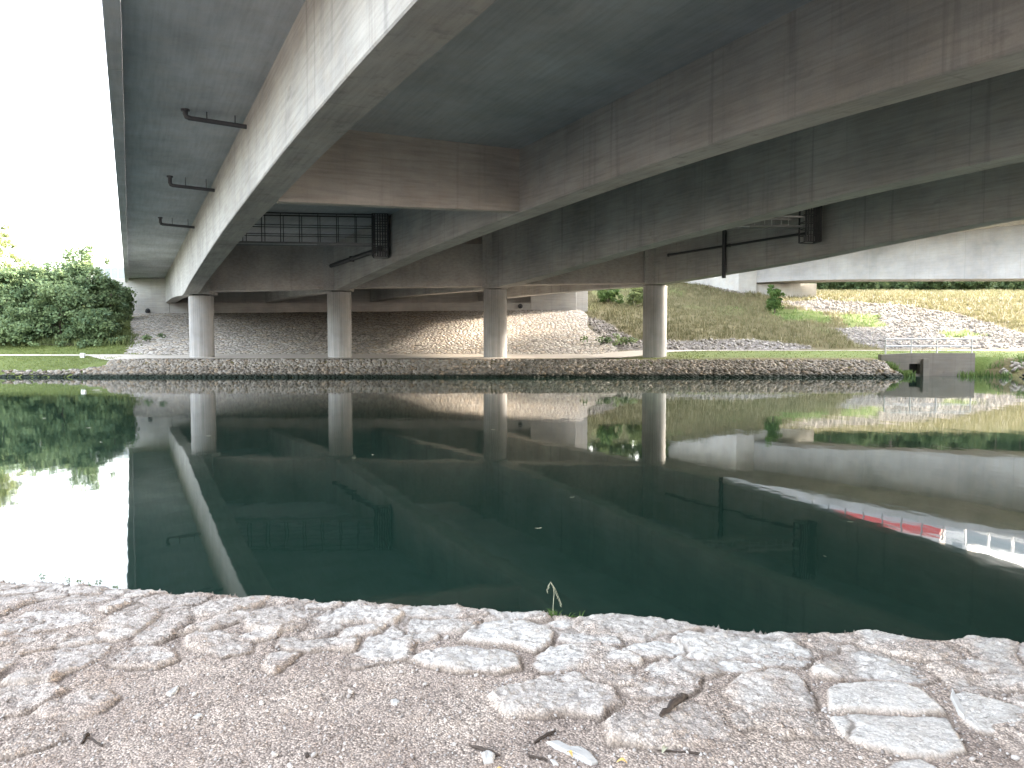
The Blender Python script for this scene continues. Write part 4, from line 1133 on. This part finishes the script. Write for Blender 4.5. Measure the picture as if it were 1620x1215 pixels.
for q, p in enumerate(GS):
    x0, y0 = p.min(0) - 0.08; x1, y1 = p.max(0) + 0.08
    i0, i1 = np.searchsorted(gx, [x0, x1]); j0, j1 = np.searchsorted(gy, [y0, y1])
    if i1 <= i0 or j1 <= j0: continue
    sl_ = (slice(i0, i1), slice(j0, j1))
    if q < 4: d = sdist(X[sl_] + 0.5 * (wx2[sl_] - X[sl_]), Y[sl_] + 0.5 * (wy2[sl_] - Y[sl_]), [tuple(w) for w in p])
    else: d = sdist(wx[sl_], wy[sl_], [tuple(w) for w in p])
    rr = np.random.default_rng(200 + q)
    d = d + 0.018; hs = 0.005 + 0.011 * rr.random()
    if q in (0, 1): hs = 0.022 - 0.008 * q; d = d - 0.012
    cx, cy = p.mean(0)
    left = float(np.clip((0.2 - cx) / 1.6, 0, 1))
    tx, ty = rr.normal() * 0.03 + 0.02 * left, rr.normal() * 0.03 - 0.05 * left
    smooth_stone = 0.35 if q in (0, 1, 2, 3) else 1.0
    m = sstep(-0.006, 0.020 if smooth_stone == 1 else 0.008, d)
    top = hs + np.clip(tx * (X[sl_] - cx) + ty * (Y[sl_] - cy), -0.02, 0.03) + 0.002 * sstep(0, 0.09, d) + smooth_stone * (0.040 * rough1[sl_] + 0.050 * (0.10 - rough2[sl_]))
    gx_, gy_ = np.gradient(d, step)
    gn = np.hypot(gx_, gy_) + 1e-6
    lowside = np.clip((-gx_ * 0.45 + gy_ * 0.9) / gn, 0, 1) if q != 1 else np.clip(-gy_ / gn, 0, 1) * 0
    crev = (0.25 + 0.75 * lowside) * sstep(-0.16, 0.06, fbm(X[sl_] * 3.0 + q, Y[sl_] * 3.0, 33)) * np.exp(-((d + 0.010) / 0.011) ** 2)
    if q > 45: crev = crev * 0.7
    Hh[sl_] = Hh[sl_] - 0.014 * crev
    new = base[sl_] * 0.35 + (ZN - 0.028) * 0.65 + top
    upd = (m > 0.01) & (new * m + base[sl_] * (1 - m) > Hh[sl_] - 0.004)
    Hh[sl_] = np.where(upd, base[sl_] * (1 - m) + new * m, Hh[sl_])
    cv = sstep(-0.16, 0.06, cover[sl_] + 0.02 + 0.10 * sstep(0.02, 0.08, d)) if smooth_stone == 1.0 else 0.96
    front = float(np.clip((cy - 2.3) / 0.9, 0.25, 1))
    val = m * np.clip(0.25 + 0.75 * cv, 0, 1) * (front if smooth_stone == 1 else 1) * (1 - 0.42 * left)
    ST[sl_] = np.where(upd, val, ST[sl_]); TI[sl_] = np.where(upd, 0.35 + 0.65 * rr.random() if smooth_stone == 1 else 0.95, TI[sl_])
    SOIL_SHADE[sl_] = np.maximum(SOIL_SHADE[sl_] * (1 - m), np.clip(crev * 1.15 + 0.35 * np.exp(-((d + 0.004) / 0.014) ** 2), 0, 1))  # soil in the joints plus step shadow painted along the lower-right stone edges
# rough laid stone right at the edge where no slab was traced
near_e = sstep(0.55, 0.15, dist_edge) * (ST < 0.05)
Hh += near_e * (0.010 + 0.05 * rough1)
ST = np.maximum(ST, near_e * 0.75 * sstep(-0.2, 0.05, cover))
TI = np.where(TI == 0, 0.5, TI)
jag = 0.025 * fbm(X * 6, Y * 0 + 3, 21, 3) + 0.012 * fbm(X * 40, Y * 40, 22, 2)
ov = Y - edge_y(X) + jag
Hh = np.where(ov > 0, Hh - 0.9 * np.clip(ov / 0.10, 0, 1) ** 0.8 - np.clip(ov, 0, 1) * 0.8, Hh - 0.02 * sstep(-0.07, 0, ov))
nx, ny = X.shape
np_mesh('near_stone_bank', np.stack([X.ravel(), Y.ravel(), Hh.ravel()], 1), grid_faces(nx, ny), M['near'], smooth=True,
        attrs={'mask': np.stack([ST.ravel(), TI.ravel(), SOIL_SHADE.ravel()], 1)}, kind='structure')
def hz(x, y):
    return Hh[np.clip(((np.asarray(x) - gx[0]) / step).astype(int), 0, nx - 1), np.clip(((np.asarray(y) - gy[0]) / step).astype(int), 0, ny - 1)]

# the same bank, coarser, all round the camera
bx = np.array([-200, -60, -20, -8, -4.6, -4.2, -2, 0, 2, 4.2, 4.6, 8, 20, 60, 200.0]); V = []; rows = 12
for x in bx:
    e = float(edge_y(x)); inside = abs(x) < 4.25
    yy = [-300, -60, -12, -3, 0, 1.0, 1.85] + [e - 0.5, e - 0.2, e - 0.12 if inside else e, e - 0.1 if inside else e + 0.1, e - 0.08 if inside else e + 0.3]
    zz = [3, 2, 0.9, 0.75, 0.71, 0.70, 0.69] + [0.66, 0.62 if inside else 0.72, 0.4 if inside else 0.70, -0.3, -1.2]
    V += [(x, y_, z_) for y_, z_ in zip(yy, zz)]
np_mesh('near_bank_ground', V, grid_faces(len(bx), rows), M['near'], smooth=False, attrs={'mask': np.tile([0.1, 0.5, 0.0], (len(V), 1))}, kind='structure')

# loose grit on the gravel
N = 15000
x = -3.2 + 6.2 * rng.random(N); y = 2.0 + 2.4 * rng.random(N)
idx = (np.clip(((x - gx[0]) / step).astype(int), 0, nx - 1), np.clip(((y - gy[0]) / step).astype(int), 0, ny - 1))
keep = (ST[idx] < 0.28 + 0.5 * rng.random(N) ** 4) & (dist_edge[idx] > 0.10)
x, y = x[keep], y[keep]
sz = 0.0022 + 0.0065 * rng.random(len(x)) ** 3 + 0.010 * (rng.random(len(x)) > 0.992)
tn = rng.random((len(x), 3)); tn[:, 0] = tn[:, 0] ** 0.8
rocks('gravel', np.stack([x, y, hz(x, y) + sz * 0.35], 1), sz, M['gravel'], 1, 15, tn, 0.7, label='loose pinkish grit and pebbles between the bank stones', cat='gravel', kind='stuff')

# single things lying on the bank
def stick(px0, px1, rad, label, knots=0, name='stick', z0=0.0):
    a = on_z(*px0, ZN); c = on_z(*px1, ZN)
    za, zc = float(hz(*a)) + rad * 0.8, float(hz(*c)) + rad * 0.8
    p, q = Vector((*a, za)), Vector((*c, zc)); n = 9
    r = np.random.default_rng(int(px0[0])); pts = []; rd = []
    for k in range(n):
        t = k / (n - 1); w = p.lerp(q, t)
        w += Vector((r.normal(), r.normal(), 0)) * rad * 0.35 * (0 < k < n - 1)
        w.z = max(w.z, float(hz(w.x, w.y)) + rad * 0.75)
        pts.append(tuple(w - p)); rd.append(rad * (0.8 + 0.45 * r.random()) * (0.75 + 0.35 * t) * (0.6 if k in (0, n - 1) else 1))
    o = empty(name, p, 0, label=label, cat='stick')
    mb = MB(); mb.tube(pts, rd, 9); mb.build('stem', M['wood'], o, smooth=True)
    if knots:
        mb = MB(); m_ = Vector(pts[6]); d = (Vector(pts[8]) - Vector(pts[5])).normalized(); s = Vector((-d.y, d.x, 0.3))
        mb.tube([m_, m_ + s * rad * 1.6 + d * rad, m_ + s * rad * 2.2 + d * rad * 2.5], [rad * 0.6, rad * 0.4, rad * 0.15], 7); mb.build('stub', M['wood'], o, smooth=True)
    return o
stick((1045, 1134), (1087, 1092), 0.0135, 'short thick dark stick lying on the pale stones at the right', 1)
stick((128, 1168), (138, 1150), 0.006, 'short dark twig standing out of the gravel at the lower left')
stick((138, 1156), (162, 1170), 0.004, 'thin curved twig beside the short dark twig at the lower left')
stick((742, 1168), (790, 1184), 0.006, 'thin straight twig lying in the gravel near the bottom middle')
stick((845, 1164), (878, 1144), 0.006, 'thin brown twig lying above the white flat stone')
stick((1040, 1176), (1110, 1182), 0.004, 'very thin twig below the broad stone with the thick stick')
stick((866, 1192), (836, 1188), 0.005, 'tiny pale brown twig left of the white flat stone')

def flatstone(poly, th, label, name='flat_stone'):
    P = np.array([on_z(px, py, ZN) for px, py in poly]); c = P.mean(0); zc = float(np.mean(hz(P[:, 0], P[:, 1])))
    o = empty(name, (c[0], c[1], zc), 0.0, label=label, cat='stone')
    n = len(P); mb = MB(); r = np.random.default_rng(int(poly[0][0]))
    for s, z in ((1.0, -th), (1.03, th * 0.35), (0.9, th * 0.85), (0.55, th)):
        mb.v += [((p[0] - c[0]) * s, (p[1] - c[1]) * s, z + r.normal() * th * 0.08) for p in P]
    for k in range(3):
        for i in range(n): mb.f.append((k * n + i, k * n + (i + 1) % n, (k + 1) * n + (i + 1) % n, (k + 1) * n + i))
    mb.f.append(tuple(3 * n + i for i in range(n)))
    mb.build('slab', M['limestone'], o, bevel=0.003); return o
flatstone([(864, 1162), (880, 1160), (900, 1170), (920, 1170), (936, 1180), (946, 1192), (935, 1196), (910, 1186), (885, 1174)], 0.014, 'narrow white flat stone lying loose at the bottom middle')
flatstone([(870, 1190), (878, 1190), (884, 1198), (876, 1198)], 0.006, 'tiny white stone chip left of the narrow white flat stone', 'stone_chip')
flatstone([(762, 1182), (772, 1177), (784, 1184), (780, 1194), (766, 1196)], 0.014, 'rounded pale pebble beside the thin straight twig', 'pebble')
flatstone([(618, 1096), (626, 1094), (633, 1098), (628, 1103), (620, 1102)], 0.008, 'white pebble alone on the gravel in the middle', 'pebble')
flatstone([(262, 1090), (276, 1080), (284, 1078), (280, 1086), (270, 1092)], 0.012, 'small white pebble on the gravel at the left', 'pebble')
flatstone([(304, 1124), (316, 1117), (322, 1120), (312, 1125)], 0.008, 'pale sliver of stone on the gravel right of the small white pebble', 'stone_chip')
flatstone([(1507, 1082), (1514, 1096), (1530, 1122), (1526, 1128), (1516, 1118), (1504, 1094)], 0.013, 'thin pale splinter of stone in the joint right of the two big slabs', 'stone_chip')
o = flatstone([(481, 1184), (487, 1183), (489, 1188), (483, 1189)], 0.008, 'single dark pebble on the gravel near the bottom', 'pebble')
o.children[0].data.materials[0] = M['wood']

def leaf(px, py, ln, rot, label, mat='dry_leaf'):
    x, y = on_z(px, py, ZN); z = float(hz(x, y)) + 0.006
    V = []; F = []
    for i in range(7):
        t = i / 6; w = ln * 0.24 * math.sin(math.pi * (0.06 + 0.9 * t)); zc = 0.012 * math.sin(3 * t)
        V += [(ln * (t - .5), -w, zc + w * 0.5), (ln * (t - .5), 0, zc), (ln * (t - .5), w, zc + w * 0.4)]
    for i in range(6):
        a = i * 3; F += [(a, a + 1, a + 4, a + 3), (a + 1, a + 2, a + 5, a + 4)]
    mb = MB(); mb.add(V, F); q = mb.build('fallen_leaf', M[mat], None, smooth=True, label=label, cat='leaf'); q.location = (x, y, z); q.rotation_euler = (0.1, 0.05, rot); return q
leaf(901, 1184, 0.030, 2.2, 'small yellow leaf on the narrow white flat stone')
leaf(984, 1197, 0.036, -0.2, 'yellow leaf on the gravel right of the narrow white flat stone')
leaf(790, 1211, 0.03, 0.3, 'yellow brown leaf at the bottom edge left of the white flat stone')
leaf(1052, 1180, 0.040, 0.9, 'pale brown leaf under the stone with the thick stick', 'pale_leaf')

# grass tuft and tiny weeds on the edge
def tuft(px, py, n, h, label, stalk=False, seed=1, spread=0.05, name='grass_tuft'):
    x, y = on_z(px, py, ZN); y = min(y, float(edge_y(x)) - 0.03); z = float(hz(x, y))
    o = empty(name, (x, y, z - 0.01), 0, label=label, cat='grass')
    r = np.random.default_rng(seed); V = []; F = []; T = []
    for k in range(n):
        a = r.random() * 6.28; hh_ = h * (0.4 + 0.6 * r.random()); ln = hh_ * (0.3 + 0.9 * r.random()); w = 0.0026 + 0.002 * r.random()
        bx_, by_ = r.normal() * spread, r.normal() * spread * 0.3; t0 = r.random(); q0 = len(V)
        for i in range(5):
            t = i / 4; cx, cy = bx_ + math.cos(a) * ln * t * t, by_ + math.sin(a) * ln * t * t; cz = hh_ * (t - 0.35 * t * t * t)
            ww = w * (1 - t * 0.9); V += [(cx - ww, cy, cz), (cx + ww, cy, cz)]; T += [t0, t0]
        for i in range(4): F.append((q0 + 2 * i, q0 + 2 * i + 1, q0 + 2 * i + 3, q0 + 2 * i + 2))
    np_mesh('blade', V, F, M['leaf_bright'], o, attrs={'tint': np.array(T)[:, None].repeat(3, 1)})
    if stalk:
        V = []; mb = MB()
        p = [(0, 0, 0), (0.0, 0, 0.06), (0.005, 0, 0.12), (0.0, 0, 0.165), (-0.012, 0, 0.185), (-0.026, 0, 0.165), (-0.03, 0, 0.14)]
        mb.tube(p, [0.0016, 0.0015, 0.0014, 0.0012, 0.001, 0.0008, 0.0008], 5)
        mb.tube([(0.0, 0, 0.165), (0.010, 0, 0.15), (0.026, 0.005, 0.11), (0.045, 0.01, 0.06)], 0.001, 5); mb.build('stalk', M['pale_leaf'], o)
        mb = MB()
        for q in range(16):
            t = q / 15; i = 3 + int(t * 2.99); bpt = Vector(p[i]).lerp(Vector(p[i + 1]), (t * 2.99) % 1) if q % 2 else Vector((0, 0, .165)).lerp(Vector((0.045, 0.01, .06)), t)
            mb.tube([bpt, bpt + Vector((r.normal() * .003, 0, -0.008)), bpt + Vector((r.normal() * .004, 0, -0.016))], [0.0008, 0.0018, 0.0006], 5)
        mb.build('seed_head', M['pale_leaf'], o)
    return o
tuft(875, 964, 26, 0.075, 'small green grass tuft with a drooping seed stalk growing on the near edge', True, 3, 0.02)
tuft(905, 966, 22, 0.06, 'short grass tuft just right of the drooping seed stalk on the near edge', False, 4, 0.03)
def sprig(px, py, h, seed, label):
    x, y = on_z(px, py + 0, ZN); y = float(edge_y(x)) - 0.02; z = float(hz(x, y))
    o = empty('weed_sprig', (x, y, z - 0.01), 0, label=label, cat='weed', group='tiny weeds on the near edge')
    r = np.random.default_rng(seed); mb = MB(); tops = []
    for k in range(2):
        e = Vector((r.normal() * 0.012, r.normal() * 0.01, h * (0.7 + 0.4 * r.random()))); mb.tube([(0, 0, 0), tuple(e * 0.5), tuple(e)], [0.0012, 0.001, 0.0008], 5); tops.append(e)
    mb.build('stem', M['bark'], o)
    C = np.array([tuple(t) for t in tops] + [tuple(t * 0.7) for t in tops])
    leaves(C, np.full((4, 1), 0.008) * np.ones((1, 3)), 4, 0.012, seed, o, M['leaf_bush'], 'leaf_cluster')
for px, h, seed, lab in ((64, 0.055, 1, 'tiny dark weed sprig at the left end of the near edge'), (113, 0.05, 2, 'tiny weed sprig second from the left on the near edge'), (131, 0.04, 3, 'tiny weed sprig third from the left on the near edge'), (150, 0.02, 4, 'lowest tiny weed sprig in the middle of the row on the near edge'), (165, 0.05, 5, 'thin upright weed sprig second from the right of the row on the near edge'), (189, 0.02, 6, 'short weed sprig at the right end of the row on the near edge')):
    sprig(px, 916, h, seed, lab)

# specks of leaf litter floating on the canal
r = np.random.default_rng(9)
spots = [(735, 663), (590, 720), (140, 677), (852, 836), (560, 725), (1305, 880), (330, 690), (905, 787), (1345, 826), (780, 680), (70, 662), (160, 700)]
src = None
for px, py in spots:
    x, y = on_z(px, py, 0.0)
    if src is None:
        mb = MB(); V = [(0, 0, 0.012)] ; n = 10
        for i in range(n): a = 6.283 * i / n; V.append((math.cos(a) * 0.085, math.sin(a) * 0.03 * (1 + 0.3 * math.sin(3 * a)), 0.006 + 0.012 * math.cos(a) ** 2))
        mb.add(V, [(0, 1 + i, 1 + (i + 1) % n) for i in range(n)])
        src = mb.build('floating_leaf', M['pale_leaf'], None, label='small pale fallen leaf floating on the dark green canal water', cat='leaf', group='leaves floating on the canal'); q = src
    else:
        q = src.copy(); COL.objects.link(q)
    q.location = (x, y, 0.0); q.rotation_euler = (0, 0, r.normal() * 0.5); s = (0.4 + 0.035 * y) * (0.3 + 0.5 * r.random()); q.scale = (s, s * 0.8, s)
